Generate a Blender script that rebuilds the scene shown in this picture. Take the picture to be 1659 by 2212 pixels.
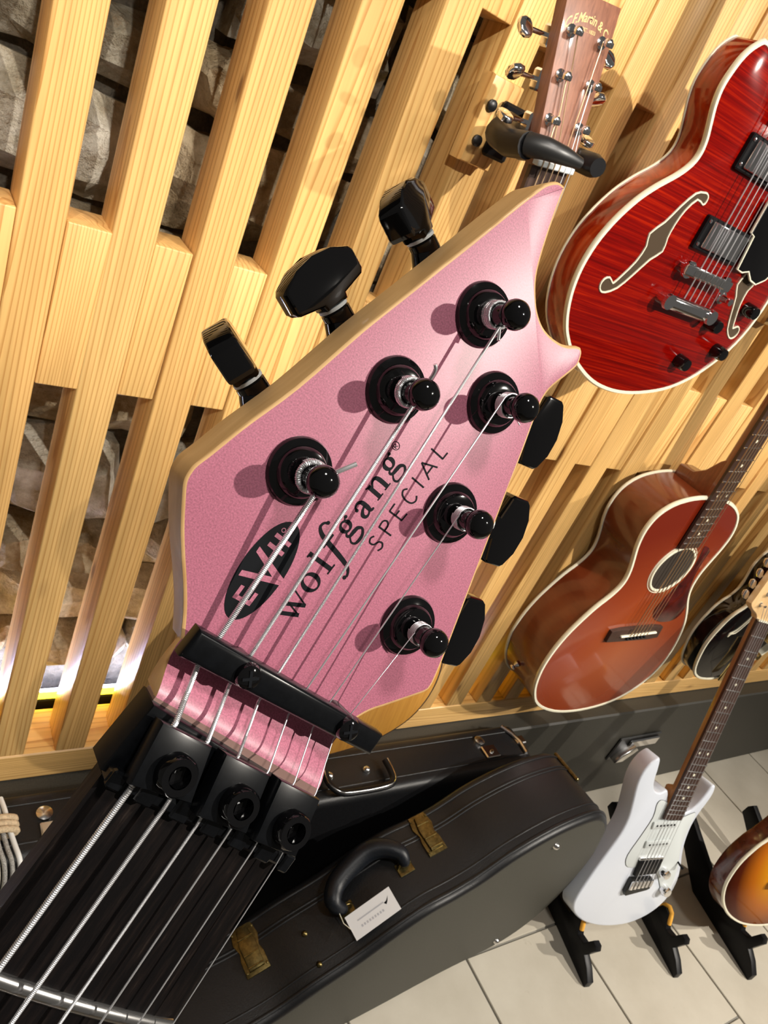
import bpy, bmesh, math, random
from mathutils import Vector, Matrix, noise

# ------------------------------------------------------------------ scene, camera, light
for o in list(bpy.data.objects):
    bpy.data.objects.remove(o, do_unlink=True)
scn = bpy.context.scene
col = scn.collection
CAM_H = 1.36
cam_d = bpy.data.cameras.new('camera')
cam = bpy.data.objects.new('camera', cam_d)
col.objects.link(cam)
RIGHT = Vector((0.80879235, -0.44509601, 0.38437544))
DOWN = Vector((0.06224869, -0.58513035, -0.80854658))
FWD = Vector((0.58479059, 0.67787316, -0.44554231))
cam.matrix_world = Matrix(((RIGHT.x, -DOWN.x, -FWD.x, 0.0),
                           (RIGHT.y, -DOWN.y, -FWD.y, 0.0),
                           (RIGHT.z, -DOWN.z, -FWD.z, CAM_H),
                           (0, 0, 0, 1)))
cam_d.sensor_fit = 'VERTICAL'
cam_d.sensor_height = 36.0
cam_d.lens = 36.0 * 1638.0 / 2212.0
cam_d.clip_start = 0.01
cam_d.clip_end = 60
cam_d.dof.use_dof = True
cam_d.dof.focus_distance = 0.165
cam_d.dof.aperture_fstop = 110
scn.camera = cam

world = bpy.data.worlds.new('world')
scn.world = world
world.use_nodes = True
world.node_tree.nodes['Background'].inputs[0].default_value = (1.0, 0.93, 0.83, 1)
world.node_tree.nodes['Background'].inputs[1].default_value = 0.10

vs = scn.view_settings
vs.view_transform = 'Standard'
vs.look = 'None'
vs.gamma = 1.0
vs.use_curve_mapping = False
vs.exposure = 0.0

def spot(name, loc, target, power, size=1.3, blend=0.5, radius=0.03, color=(1, 0.93, 0.83)):
    d = bpy.data.lights.new(name, 'SPOT')
    d.energy = power; d.spot_size = size; d.spot_blend = blend
    d.shadow_soft_size = radius; d.color = color
    o = bpy.data.objects.new(name, d); col.objects.link(o)
    o.location = loc
    v = Vector(target) - Vector(loc)
    o.rotation_euler = v.to_track_quat('-Z', 'Y').to_euler()
    return o

# ceiling track spots, all on the same rail behind the photographer, one soft lamp overhead, and an added fill for the floor
spot('track_spot_main', (1.62, -1.78, 2.72), (0.12, 0.13, 1.27), 350, 0.48, 0.5, 0.022)
spot('track_spot_right', (3.3, -1.5, 2.72), (1.75, 0.6, 0.6), 360, 0.9, 0.8, 0.03)
spot('track_spot_left', (-0.95, -1.55, 2.72), (0.2, 0.767, 1.42), 205, 0.33, 0.6, 0.022)
spot('track_spot_mid', (1.12, -1.62, 2.72), (1.02, 0.75, 1.28), 390, 0.52, 0.6, 0.022)
spot('track_spot_centre', (-0.12, -1.62, 2.72), (0.2, 0.95, 1.60), 150, 0.52, 0.7, 0.03)
spot('floor_fill_spot', (2.15, -1.35, 2.72), (1.42, 0.30, 0.05), 285, 0.62, 0.7, 0.03)  # added to brighten the floor, no such lamp known
spot('downlight_overhead', (0.14, -0.42, 2.75), (0.35, 0.4, 0.9), 62, 1.7, 0.8, 0.10, (1, 0.95, 0.88))

# ------------------------------------------------------------------ helpers
def tag(o, label=None, cat=None, group=None, kind=None):
    if label: o['label'] = label
    if cat: o['category'] = cat
    if group: o['group'] = group
    if kind: o['kind'] = kind
    return o

def empty(name, loc=(0, 0, 0), rot=(0, 0, 0), mat=None):
    o = bpy.data.objects.new(name, None)
    o.empty_display_size = 0.02
    col.objects.link(o)
    if mat is not None: o.matrix_world = mat
    else:
        o.location = loc; o.rotation_euler = rot
    return o

def link(name, me, parent=None, mats=None, smooth=35):
    if mats is not None:
        if not isinstance(mats, (list, tuple)): mats = [mats]
        for m in mats: me.materials.append(m)
    if smooth:
        me.polygons.foreach_set('use_smooth', [True] * len(me.polygons))
        me.set_sharp_from_angle(angle=math.radians(smooth))
    o = bpy.data.objects.new(name, me)
    col.objects.link(o)
    if parent: o.parent = parent
    return o

class B:
    """collects shapes in one bmesh"""
    def __init__(s): s.bm = bmesh.new()
    def out(s, name, mats, parent=None, smooth=35):
        bmesh.ops.recalc_face_normals(s.bm, faces=s.bm.faces)
        me = bpy.data.meshes.new(name); s.bm.to_mesh(me); s.bm.free()
        return link(name, me, parent, mats, smooth)
    def box(s, x0, x1, y0, y1, z0, z1, bev=0, M=None, seg=1):
        g = bmesh.ops.create_cube(s.bm, size=1)
        vs_ = g['verts']
        for v in vs_:
            v.co = Vector(((x0 + x1) / 2 + v.co.x * (x1 - x0), (y0 + y1) / 2 + v.co.y * (y1 - y0), (z0 + z1) / 2 + v.co.z * (z1 - z0)))
        if bev:
            es = list({e for v in vs_ for e in v.link_edges})
            r = bmesh.ops.bevel(s.bm, geom=es, offset=bev, segments=seg, affect='EDGES', profile=0.5)
            vs_ = list({v for f in r['faces'] for v in f.verts} | {v for v in vs_ if v.is_valid})
        if M is not None:
            for v in vs_: v.co = M @ v.co
        return s
    def ring(s, pts):
        return [s.bm.verts.new(p) for p in pts]
    def skin(s, r0, r1, closed=True, mi=0):
        n = len(r0); fs = []
        for i in range(n if closed else n - 1):
            j = (i + 1) % n
            try:
                f = s.bm.faces.new((r0[i], r0[j], r1[j], r1[i])); f.material_index = mi; fs.append(f)
            except ValueError: pass
        return fs
    def cap(s, r, mi=0):
        try:
            f = s.bm.faces.new(r); f.material_index = mi; return f
        except ValueError: return None
    def lathe(s, prof, org, axis, seg=24, mi=0, capit=True):
        """prof: list of (height along axis, radius)"""
        a = Vector(axis).normalized(); t = a.orthogonal().normalized(); b = a.cross(t)
        org = Vector(org); rings = []
        for h, r in prof:
            r = max(r, 1e-5)
            rings.append(s.ring([org + a * h + (t * math.cos(2 * math.pi * k / seg) + b * math.sin(2 * math.pi * k / seg)) * r for k in range(seg)]))
        for i in range(len(rings) - 1): s.skin(rings[i], rings[i + 1], True, mi)
        if capit: s.cap(rings[0][::-1], mi); s.cap(rings[-1], mi)
        return s
    def cyl(s, p0, p1, r0, r1=None, seg=16, mi=0):
        p0 = Vector(p0); p1 = Vector(p1); d = p1 - p0
        return s.lathe([(0, r0), (d.length, r0 if r1 is None else r1)], p0, d, seg, mi)
    def tube(s, pts, r, seg=8, closed=False, mi=0, flat=None, nrm=None):
        pts = [Vector(p) for p in pts]; n = len(pts); rings = []
        prev = None
        for i, p in enumerate(pts):
            if closed: d = pts[(i + 1) % n] - pts[i - 1]
            else: d = pts[min(i + 1, n - 1)] - pts[max(i - 1, 0)]
            d.normalize()
            if nrm is not None: t = Vector(nrm)
            else: t = prev if prev is not None else d.orthogonal()
            t = (t - d * t.dot(d))
            if t.length < 1e-6: t = d.orthogonal()
            t.normalize(); prev = t
            b = d.cross(t)
            rr = r[i] if isinstance(r, (list, tuple)) else r
            fl = flat or 1.0
            rings.append(s.ring([p + t * (math.cos(2 * math.pi * (k + 0.5) / seg) * rr * fl) + b * (math.sin(2 * math.pi * (k + 0.5) / seg) * rr) for k in range(seg)]))
        for i in range(n - 1): s.skin(rings[i], rings[i + 1], True, mi)
        if closed: s.skin(rings[-1], rings[0], True, mi)
        else: s.cap(rings[0][::-1], mi); s.cap(rings[-1], mi)
        return s
    def prism(s, pts, h0, h1, mp, bev0=0, bev1=0, mi_side=0, mi0=0, mi1=0, seg=2):
        """pts: 2D outline; mp(a,b,h) -> 3D; bev rounds the rim at h0 / h1; h1 > h0"""
        P = [Vector(p).to_2d() if len(p) > 2 else Vector(p) for p in pts]
        n = len(P)
        area = sum(P[i].x * P[(i + 1) % n].y - P[(i + 1) % n].x * P[i].y for i in range(n))
        sg = 1 if area > 0 else -1
        N = []
        for i in range(n):
            e1 = (P[i] - P[i - 1]); e2 = (P[(i + 1) % n] - P[i])
            if e1.length < 1e-9: e1 = e2
            if e2.length < 1e-9: e2 = e1
            n1 = Vector((e1.y, -e1.x)).normalized() * sg; n2 = Vector((e2.y, -e2.x)).normalized() * sg
            m = n1 + n2
            if m.length < 1e-6: m = n1
            m.normalize(); m = m / max(0.45, m.dot(n1)); N.append(m)
        rings = []
        def add(off, h):
            rings.append(s.ring([mp(*(P[i] - N[i] * off), h) for i in range(n)]))
        if bev0:
            for k in range(seg):
                t = math.pi / 2 * k / seg
                add(bev0 * (1 - math.sin(t)), h0 + bev0 * (1 - math.cos(t)))
            add(0, h0 + bev0)
        else: add(0, h0)
        if bev1:
            add(0, h1 - bev1)
            for k in range(1, seg + 1):
                t = math.pi / 2 * k / seg
                add(bev1 * (1 - math.cos(t)), h1 - bev1 * (1 - math.sin(t)))
        else: add(0, h1)
        for i in range(len(rings) - 1): s.skin(rings[i], rings[i + 1], True, mi_side)
        s.cap(rings[0][::-1], mi0); s.cap(rings[-1], mi1)
        return s
    def ribbon(s, pts, wid, mp, h=0.0):
        """flat stroke along 2D points, width per point"""
        P = [Vector(p) for p in pts]; n = len(P); L = []; Rr = []
        for i in range(n):
            d = P[min(i + 1, n - 1)] - P[max(i - 1, 0)]
            d.normalize(); t = Vector((-d.y, d.x))
            w = (wid[i] if isinstance(wid, (list, tuple)) else wid) / 2
            L.append(s.bm.verts.new(mp(*(P[i] + t * w), h))); Rr.append(s.bm.verts.new(mp(*(P[i] - t * w), h)))
        for i in range(n - 1):
            s.bm.faces.new((L[i], Rr[i], Rr[i + 1], L[i + 1]))
        return s

def spline(pts, sub=4, closed=True, corners=()):
    """Catmull-Rom through 2D/3D points; indices in corners stay sharp"""
    P = [Vector(p) for p in pts]; n = len(P); out = []
    rng = range(n) if closed else range(n - 1)
    for i in rng:
        p1 = P[i]; p2 = P[(i + 1) % n]
        p0 = P[i - 1] if (closed or i > 0) else p1
        p3 = P[(i + 2) % n] if (closed or i + 2 < n) else p2
        if i in corners: p0 = p1 - (p2 - p1) * 0.5
        if (i + 1) % n in corners: p3 = p2 + (p2 - p1) * 0.5
        for k in range(sub):
            t = k / sub
            out.append(0.5 * ((2 * p1) + (p2 - p0) * t + (2 * p0 - 5 * p1 + 4 * p2 - p3) * t * t + (3 * p1 - p0 - 3 * p2 + p3) * t ** 3))
    if not closed: out.append(P[-1])
    return out

def XZ(a, b, h): return Vector((a, h, b))       # outline in x/z, depth along +y
def XY(a, b, h): return Vector((a, b, h))
def mm(L): return [tuple(c / 1000.0 for c in p) for p in L]

def text_mesh(body, size, shear=0.0, bold=0.0):
    """flat lettering from Blender's own built-in font, as a mesh"""
    cu = bpy.data.curves.new('lettering', 'FONT')
    cu.body = body; cu.size = size; cu.shear = shear; cu.align_x = 'CENTER'; cu.align_y = 'CENTER'; cu.offset = bold
    o = bpy.data.objects.new('lettering_tmp', cu); col.objects.link(o)
    bpy.context.view_layer.update()
    me = bpy.data.meshes.new_from_object(o.evaluated_get(bpy.context.evaluated_depsgraph_get()))
    bpy.data.objects.remove(o, do_unlink=True); bpy.data.curves.remove(cu)
    return me

# ------------------------------------------------------------------ materials
def mat(name, color=(0.5, 0.5, 0.5), rough=0.5, metal=0.0, spec=0.5, coat=0.0, coat_rough=0.05, emit=None, estr=0.0, alpha=1.0, trans=0.0):
    m = bpy.data.materials.new(name); m.use_nodes = True
    b = m.node_tree.nodes['Principled BSDF']
    b.inputs['Base Color'].default_value = (*color, 1); b.inputs['Roughness'].default_value = rough
    b.inputs['Metallic'].default_value = metal; b.inputs['Specular IOR Level'].default_value = spec
    b.inputs['Coat Weight'].default_value = coat; b.inputs['Coat Roughness'].default_value = coat_rough
    b.inputs['Transmission Weight'].default_value = trans
    if emit:
        b.inputs['Emission Color'].default_value = (*emit, 1); b.inputs['Emission Strength'].default_value = estr
    return m

class NT:
    def __init__(s, m): s.nt = m.node_tree; s.b = s.nt.nodes['Principled BSDF']
    def n(s, t, **kw):
        nd = s.nt.nodes.new(t)
        for k, v in kw.items():
            if k.startswith('i_'):
                key = k[2:].replace('_', ' ')
                nd.inputs[key].default_value = v
            else: setattr(nd, k, v)
        return nd
    def l(s, a, b): s.nt.links.new(a, b)
    def ramp(s, fac, stops):
        r = s.n('ShaderNodeValToRGB'); e = r.color_ramp.elements
        while len(e) < len(stops): e.new(0.5)
        for i, (p, c) in enumerate(stops):
            e[i].position = p; e[i].color = (*c, 1) if len(c) == 3 else c
        s.l(fac, r.inputs[0]); return r.outputs[0]
    def mix(s, f, a, b, mode='MIX'):
        m = s.n('ShaderNodeMix', data_type='RGBA', blend_type=mode)
        if isinstance(f, float): m.inputs[0].default_value = f
        else: s.l(f, m.inputs[0])
        for x, k in ((a, 6), (b, 7)):
            if isinstance(x, tuple): m.inputs[k].default_value = (*x, 1)
            else: s.l(x, m.inputs[k])
        return m.outputs[2]
    def bump(s, h, strength, dist=0.001):
        bp = s.n('ShaderNodeBump'); bp.inputs['Strength'].default_value = strength; bp.inputs['Distance'].default_value = dist
        s.l(h, bp.inputs['Height']); s.l(bp.outputs[0], s.b.inputs['Normal']); return bp
    def coords(s, scale=(1, 1, 1), rand=True):
        tc = s.n('ShaderNodeTexCoord'); mp = s.n('ShaderNodeMapping')
        mp.inputs['Scale'].default_value = scale
        s.l(tc.outputs['Object'], mp.inputs[0])
        if rand:
            oi = s.n('ShaderNodeObjectInfo')
            mu = s.n('ShaderNodeVectorMath', operation='SCALE'); mu.inputs[0].default_value = (13.7, 7.1, 29.3)
            s.l(oi.outputs['Random'], mu.inputs['Scale']); s.l(mu.outputs[0], mp.inputs['Location'])
        return mp.outputs[0]

def pine(name, axis='Z', light=(0.80, 0.515, 0.20), dark=(0.42, 0.17, 0.03)):
    m = mat(name, rough=0.42, coat=0.12, coat_rough=0.3); t = NT(m)
    st = {'Z': (1, 1, 0.045), 'X': (0.045, 1, 1), 'Y': (1, 0.045, 1)}[axis]
    c = t.coords(st)
    nz = t.n('ShaderNodeTexNoise', i_Scale=9.0, i_Detail=2.0, i_Roughness=0.5); t.l(c, nz.inputs['Vector'])
    dt = t.n('ShaderNodeVectorMath', operation='DOT_PRODUCT'); t.l(c, dt.inputs[0])
    dt.inputs[1].default_value = {'Z': (170, 60, 0), 'X': (0, 60, 170), 'Y': (170, 0, 60)}[axis]
    wv = t.n('ShaderNodeMath', operation='MULTIPLY_ADD'); wv.inputs[1].default_value = 26.0; t.l(nz.outputs[0], wv.inputs[0]); t.l(dt.outputs['Value'], wv.inputs[2])
    fr = t.n('ShaderNodeMath', operation='FRACT'); t.l(wv.outputs[0], fr.inputs[0])
    grain = t.ramp(fr.outputs[0], [(0.0, light), (0.62, tuple(a * 0.97 for a in light)), (0.86, tuple(a * 0.5 + b * 0.5 for a, b in zip(light, dark))), (0.97, tuple(a * 0.3 + b * 0.7 for a, b in zip(light, dark))), (1.0, light)])
    n2 = t.n('ShaderNodeTexNoise', i_Scale=160.0, i_Detail=3.0); t.l(c, n2.inputs['Vector'])
    fine = t.ramp(n2.outputs[0], [(0.3, (0.86, 0.84, 0.8)), (0.65, (1.04, 1.03, 1.02))])
    g2 = t.mix(1.0, grain, fine, 'MULTIPLY')
    # knots
    ck = t.coords({'Z': (14, 14, 5.2), 'X': (5.2, 14, 14), 'Y': (14, 5.2, 14)}[axis])
    vo = t.n('ShaderNodeTexVoronoi', i_Scale=1.0); t.l(ck, vo.inputs['Vector'])
    kn = t.ramp(vo.outputs['Distance'], [(0.0, (0.12, 0.12, 0.12)), (0.055, (0.25, 0.25, 0.25)), (0.085, (0.75, 0.75, 0.75)), (0.14, (1, 1, 1))])
    kcol = t.mix(kn, (0.17, 0.062, 0.018), g2)
    hue = t.n('ShaderNodeObjectInfo')
    tint = t.ramp(hue.outputs['Random'], [(0.0, (1.0, 1.0, 1.0)), (0.5, (0.94, 0.92, 0.87)), (1.0, (1.0, 0.95, 0.9))])
    f = t.mix(1.0, kcol, tint, 'MULTIPLY')
    t.l(f, t.b.inputs['Base Color'])
    t.bump(fr.outputs[0], 0.12, 0.0004)
    return m

def speckle(name, base, amt, scale, rough=0.5, bump=0.0, bdist=0.0005, **kw):
    m = mat(name, base, rough, **kw); t = NT(m)
    c = t.coords((1, 1, 1), False)
    nz = t.n('ShaderNodeTexNoise', i_Scale=scale, i_Detail=3.0, i_Roughness=0.65); t.l(c, nz.inputs['Vector'])
    cr = t.ramp(nz.outputs[0], [(0.3, tuple(x * (1 - amt) for x in base)), (0.7, tuple(min(1, x * (1 + amt)) for x in base))])
    t.l(cr, t.b.inputs['Base Color'])
    if bump: t.bump(nz.outputs[0], bump, bdist)
    return m

def wood(name, light, dark, st, scale=12.0, rough=0.35, coat=0.3, coat_rough=0.1):
    m = mat(name, light, rough, coat=coat, coat_rough=coat_rough); t = NT(m)
    c = t.coords(st)
    nz = t.n('ShaderNodeTexNoise', i_Scale=scale, i_Detail=4.0, i_Roughness=0.6, i_Distortion=0.6); t.l(c, nz.inputs['Vector'])
    cr = t.ramp(nz.outputs[0], [(0.32, dark), (0.68, light)])
    t.l(cr, t.b.inputs['Base Color'])
    return m

M = {}
M['pine'] = pine('pine_vertical', 'Z')
M['pine_h'] = pine('pine_horizontal', 'X')
M['pink'] = speckle('pink_metallic_lacquer', (0.44, 0.142, 0.21), 0.3, 2800.0, rough=0.42, coat=0.15, coat_rough=0.35)
M['maple'] = wood('maple', (0.72, 0.46, 0.2), (0.58, 0.33, 0.125), (14, 1.2, 14), 10, rough=0.5, coat=0.05)
M['black_gloss'] = mat('black_gloss_metal', (0.003, 0.003, 0.0035), 0.06, spec=0.55)
M['black_satin'] = speckle('black_satin_metal', (0.0035, 0.004, 0.005), 0.25, 500.0, rough=0.27, spec=0.28)
M['black_plastic'] = mat('black_plastic', (0.006, 0.006, 0.007), 0.4, spec=0.2)
M['steel'] = mat('nickel_steel', (0.68, 0.67, 0.66), 0.2, metal=1.0)
M['string'] = mat('string_steel', (0.9, 0.9, 0.92), 0.34, metal=0.85)
M['bronze'] = mat('bronze_string', (0.72, 0.5, 0.3), 0.3, metal=0.9)
M['chrome'] = mat('chrome', (0.86, 0.86, 0.88), 0.07, metal=1.0)
M['gold'] = mat('gold_hardware', (0.85, 0.62, 0.25), 0.18, metal=1.0)
M['brass'] = speckle('aged_brass', (0.20, 0.155, 0.06), 0.4, 160.0, rough=0.35, metal=1.0)
M['ebony'] = None
M['cream'] = mat('cream_binding', (0.78, 0.74, 0.58), 0.35, coat=0.3)
M['ink'] = mat('black_ink', (0.006, 0.007, 0.009), 0.6, spec=0.12)
M['shadow_hole'] = mat('painted_hole_shade', (0.02, 0.012, 0.006), 0.9)  # for flat sheets over the openings, shade of the hollow painted in
M['rosewood'] = wood('rosewood', (0.06, 0.028, 0.018), (0.028, 0.014, 0.01), (30, 30, 2), 10, rough=0.45, coat=0.0)
M['dark_metal'] = mat('dark_steel', (0.05, 0.05, 0.05), 0.4, metal=0.8)
M['white_gloss'] = mat('white_gloss_paint', (0.66, 0.70, 0.78), 0.22, coat=0.5)
M['white_plastic'] = mat('white_plastic', (0.62, 0.66, 0.66), 0.35)
M['yellow_rubber'] = mat('yellow_foam', (0.85, 0.42, 0.05), 0.7)
M['leather'] = None

def ebony():
    m = mat('ebony', (0.004, 0.003, 0.003), 0.42, spec=0.16); t = NT(m)
    c = t.coords((60, 4, 60), False)
    nz = t.n('ShaderNodeTexNoise', i_Scale=14.0, i_Detail=5.0, i_Roughness=0.65); t.l(c, nz.inputs['Vector'])
    cr = t.ramp(nz.outputs[0], [(0.45, (0.0035, 0.0028, 0.003)), (0.62, (0.008, 0.0055, 0.005)), (0.8, (0.03, 0.022, 0.018))])
    t.l(cr, t.b.inputs['Base Color'])
    t.bump(nz.outputs[0], 0.25, 0.0003)
    return m
M['ebony'] = ebony()

def vinyl(name, base, rough, strength=0.5):
    m = mat(name, base, rough, spec=0.4); t = NT(m)
    c = t.coords((1, 1, 1), False)
    vo = t.n('ShaderNodeTexNoise', i_Scale=420.0, i_Detail=3.0, i_Roughness=0.7); t.l(c, vo.inputs['Vector'])
    cr = t.ramp(vo.outputs[0], [(0.3, tuple(x * 0.75 for x in base)), (0.7, tuple(x * 1.25 for x in base))])
    t.l(cr, t.b.inputs['Base Color'])
    t.bump(vo.outputs[0], strength, 0.0006)
    return m
M['leather'] = vinyl('black_grained_vinyl', (0.0075, 0.0078, 0.009), 0.40)
M['vinyl_lit'] = vinyl('black_vinyl_painted_lit', (0.052, 0.050, 0.040), 0.62, 0.25)  # same black vinyl as the edges, with its lit tone painted in
M['plinth'] = vinyl('dark_grey_plinth_board', (0.034, 0.032, 0.026), 0.5, 0.2)
M['navy_leather'] = vinyl('dark_blue_handle', (0.006, 0.008, 0.012), 0.4)

# ------------------------------------------------------------------ structure
D = 0.767          # front plane of the slats
rnd = random.Random(7)

def build_floor():
    fl = B().box(-1.4, 4.2, -2.2, 1.1, -0.02, -0.0045).out('floor', mat('grout', (0.20, 0.19, 0.165), 0.9), smooth=0)
    tag(fl, 'pale beige stone-look floor tiles with narrow grey joints', kind='structure')
    tm = mat('beige_tile', (0.50, 0.46, 0.38), 0.38, spec=0.35); t = NT(tm)
    c = t.coords((1, 1, 1))
    nz = t.n('ShaderNodeTexNoise', i_Scale=5.0, i_Detail=6.0, i_Roughness=0.65); t.l(c, nz.inputs['Vector'])
    n2 = t.n('ShaderNodeTexNoise', i_Scale=38.0, i_Detail=4.0, i_Roughness=0.7); t.l(c, n2.inputs['Vector'])
    a = t.ramp(nz.outputs[0], [(0.3, (0.455, 0.415, 0.34)), (0.7, (0.545, 0.505, 0.425))])
    b = t.ramp(n2.outputs[0], [(0.22, (0.55, 0.5, 0.42)), (0.34, (1, 1, 1))])
    t.l(t.mix(0.5, a, b, 'MULTIPLY'), t.b.inputs['Base Color'])
    px, ly = 0.3025, 0.606
    me = None
    for i in range(-8, 10):
        x0 = 1.399 + px * i
        oy = 0.136 if i % 2 == 0 else 0.4425
        for j in range(-4, 3):
            y0 = oy + ly * j
            if y0 + ly < -1.9 or y0 > 0.72: continue
            if me is None:
                bb = B().box(0, px - 0.005, 0, ly - 0.005, -0.012, 0, bev=0.0012)
                bmesh.ops.recalc_face_normals(bb.bm, faces=bb.bm.faces)
                me = bpy.data.meshes.new('tile'); bb.bm.to_mesh(me); bb.bm.free(); me.materials.append(tm)
            o = bpy.data.objects.new('tile', me); col.objects.link(o); o.parent = fl
            o.location = (x0 + 0.0025, y0 + 0.0025, rnd.uniform(-0.0004, 0.0004))
    return fl
build_floor()

def build_stone_wall():
    mm_ = speckle('wall_mortar', (0.10, 0.085, 0.065), 0.4, 60.0, rough=0.95, bump=0.8, bdist=0.01)
    w = B().box(-1.2, 4.2, 0.955, 1.08, 0.0, 2.75).out('wall_back', mm_, smooth=0)
    tag(w, 'rough grey and brown rubble stone wall behind the wooden slats', kind='structure')
    sm = mat('rubble_stone', (0.3, 0.28, 0.24), 0.8, spec=0.35); t = NT(sm)
    c = t.coords((1, 1, 1))
    nz = t.n('ShaderNodeTexNoise', i_Scale=14.0, i_Detail=8.0, i_Roughness=0.7); t.l(c, nz.inputs['Vector'])
    n2 = t.n('ShaderNodeTexNoise', i_Scale=55.0, i_Detail=6.0, i_Roughness=0.75); t.l(c, n2.inputs['Vector'])
    oi = t.n('ShaderNodeObjectInfo')
    base = t.ramp(oi.outputs['Random'], [(0.0, (0.80, 0.76, 0.66)), (0.35, (0.66, 0.63, 0.56)), (0.6, (0.46, 0.45, 0.40)), (0.8, (0.62, 0.50, 0.32)), (1.0, (0.55, 0.47, 0.36))])
    stain = t.ramp(nz.outputs[0], [(0.28, (0.16, 0.13, 0.09)), (0.45, (0.6, 0.55, 0.46)), (0.6, (1.0, 0.98, 0.95)), (0.78, (1.3, 1.3, 1.3))])
    f = t.mix(1.0, base, stain, 'MULTIPLY')
    rust = t.ramp(n2.outputs[0], [(0.55, (0, 0, 0)), (0.75, (1, 1, 1))])
    f2 = t.mix(rust, f, t.mix(0.6, f, (0.24, 0.12, 0.035)))
    t.l(f2, t.b.inputs['Base Color'])
    ad = t.n('ShaderNodeMath', operation='ADD'); t.l(nz.outputs[0], ad.inputs[0]); t.l(n2.outputs[0], ad.inputs[1])
    t.bump(ad.outputs[0], 1.0, 0.012)
    r = random.Random(21)
    z = 0.43
    while z < 2.25:
        h = r.uniform(0.055, 0.15)
        x = -0.45 + r.uniform(-0.1, 0.05)
        while x < 1.55:
            ww = h * r.uniform(1.1, 2.6)
            nx, nzz = 6, 4
            bm = bmesh.new()
            g = []
            dep = r.uniform(0.02, 0.06); sx = r.uniform(-0.03, 0.03); sz = r.uniform(-0.03, 0.03)
            sk = r.uniform(-0.25, 0.25) * h
            for a in range(nx + 1):
                row = []
                for b_ in range(nzz + 1):
                    u_ = a / nx; v_ = b_ / nzz
                    e = min(u_, 1 - u_, v_, 1 - v_)
                    px_ = (u_ - 0.5) * (ww - 0.012) + r.uniform(-1, 1) * 0.006 + sk * (v_ - 0.5)
                    pz_ = (v_ - 0.5) * (h - 0.012) + r.uniform(-1, 1) * 0.006
                    py_ = -dep * min(1, (e * 6) ** 0.5 if e > 0 else 0) + sx * (u_ - 0.5) + sz * (v_ - 0.5) + r.uniform(-1, 1) * 0.008 * (1 if e > 0 else 0.4)
                    row.append(bm.verts.new((px_, py_, pz_)))
                g.append(row)
            for a in range(nx):
                for b_ in range(nzz):
                    q = (g[a][b_], g[a + 1][b_], g[a + 1][b_ + 1], g[a][b_ + 1])
                    if r.random() < 0.5:
                        bm.faces.new((q[0], q[1], q[2])); bm.faces.new((q[0], q[2], q[3]))
                    else:
                        bm.faces.new((q[0], q[1], q[3])); bm.faces.new((q[1], q[2], q[3]))
            rim = [g[a][0] for a in range(nx + 1)] + [g[nx][b_] for b_ in range(1, nzz + 1)] + [g[a][nzz] for a in range(nx - 1, -1, -1)] + [g[0][b_] for b_ in range(nzz - 1, 0, -1)]
            bk = [bm.verts.new((v.co.x * 0.95, 0.05, v.co.z * 0.95)) for v in rim]
            for k in range(len(rim)):
                j = (k + 1) % len(rim)
                bm.faces.new((rim[k], bk[k], bk[j], rim[j]))
            bmesh.ops.recalc_face_normals(bm, faces=bm.faces)
            me = bpy.data.meshes.new('stone'); bm.to_mesh(me); bm.free()
            o = link('stone', me, w, sm, smooth=24)
            o.location = (x + ww / 2, 0.945 - r.uniform(0, 0.02), z + h / 2)
            o.rotation_euler = (0, r.uniform(-0.05, 0.05), 0)
            x += ww
        z += h
build_stone_wall()

def build_slats():
    root = empty('wall_slatted', (0, D, 0.336))
    tag(root, 'pine lattice of upright slats with cross rails in front of the stone wall', kind='structure')
    W_, P_, DP = 0.0422, 0.0842, 0.059
    def box_mesh(name, x1, y1, z1, bev, m):
        bb = B().box(0, x1, 0, y1, 0, z1, bev=bev, seg=2)
        bmesh.ops.recalc_face_normals(bb.bm, faces=bb.bm.faces)
        me = bpy.data.meshes.new(name); bb.bm.to_mesh(me); bb.bm.free(); me.materials.append(m)
        me.polygons.foreach_set('use_smooth', [True] * len(me.polygons)); me.set_sharp_from_angle(angle=math.radians(50))
        return me
    slat = box_mesh('slat', W_, DP, 2.31, 0.0022, M['pine'])
    blocks = [box_mesh('rail_block', P_ - W_ - 0.0012 * k, 0.055, 0.171, 0.0014, M['pine']) for k in range(3)]
    r = random.Random(4)
    for k in range(-7, 34):
        x = 0.199 + P_ * k
        o = bpy.data.objects.new('slat', slat); col.objects.link(o); o.parent = root
        o.location = (x, r.uniform(-0.001, 0.001), 0.054)
        if k < 33:
            for z0 in (0.980, 1.468):
                o = bpy.data.objects.new('rail_block', r.choice(blocks)); col.objects.link(o); o.parent = root
                o.location = (x + W_ + 0.0008, r.uniform(0.001, 0.005), z0 - 0.336)
    pl = B().box(-1.2, 3.3, 0.0, 0.085, 0.0, 0.0535, bev=0.002).out('base_plank', M['pine_h'], root)
build_slats()

pln = B().box(-1.2, 4.2, 0.725, 0.91, 0.0006, 0.3355, bev=0.004).out('baseboard_back', M['plinth'])
tag(pln, 'dark grey plinth under the pine lattice', kind='structure')
# recessed twist latch on the plinth face
lp = B()
lp.box(1.700, 1.880, 0.719, 0.7249, 0.150, 0.235, bev=0.003)
lp.out('latch_plate', M['dark_metal'], pln)
B().box(1.745, 1.872, 0.712, 0.7189, 0.196, 0.226, bev=0.003).out('latch_hasp', M['chrome'], pln)
lv = B(); lv.prism(mm([(1712, 160), (1745, 160), (1782, 200), (1762, 214), (1722, 186)]), 0.700, 0.7188, XZ, 0.003, 0)
lv.out('latch_lever', M['steel'], pln)

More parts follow.
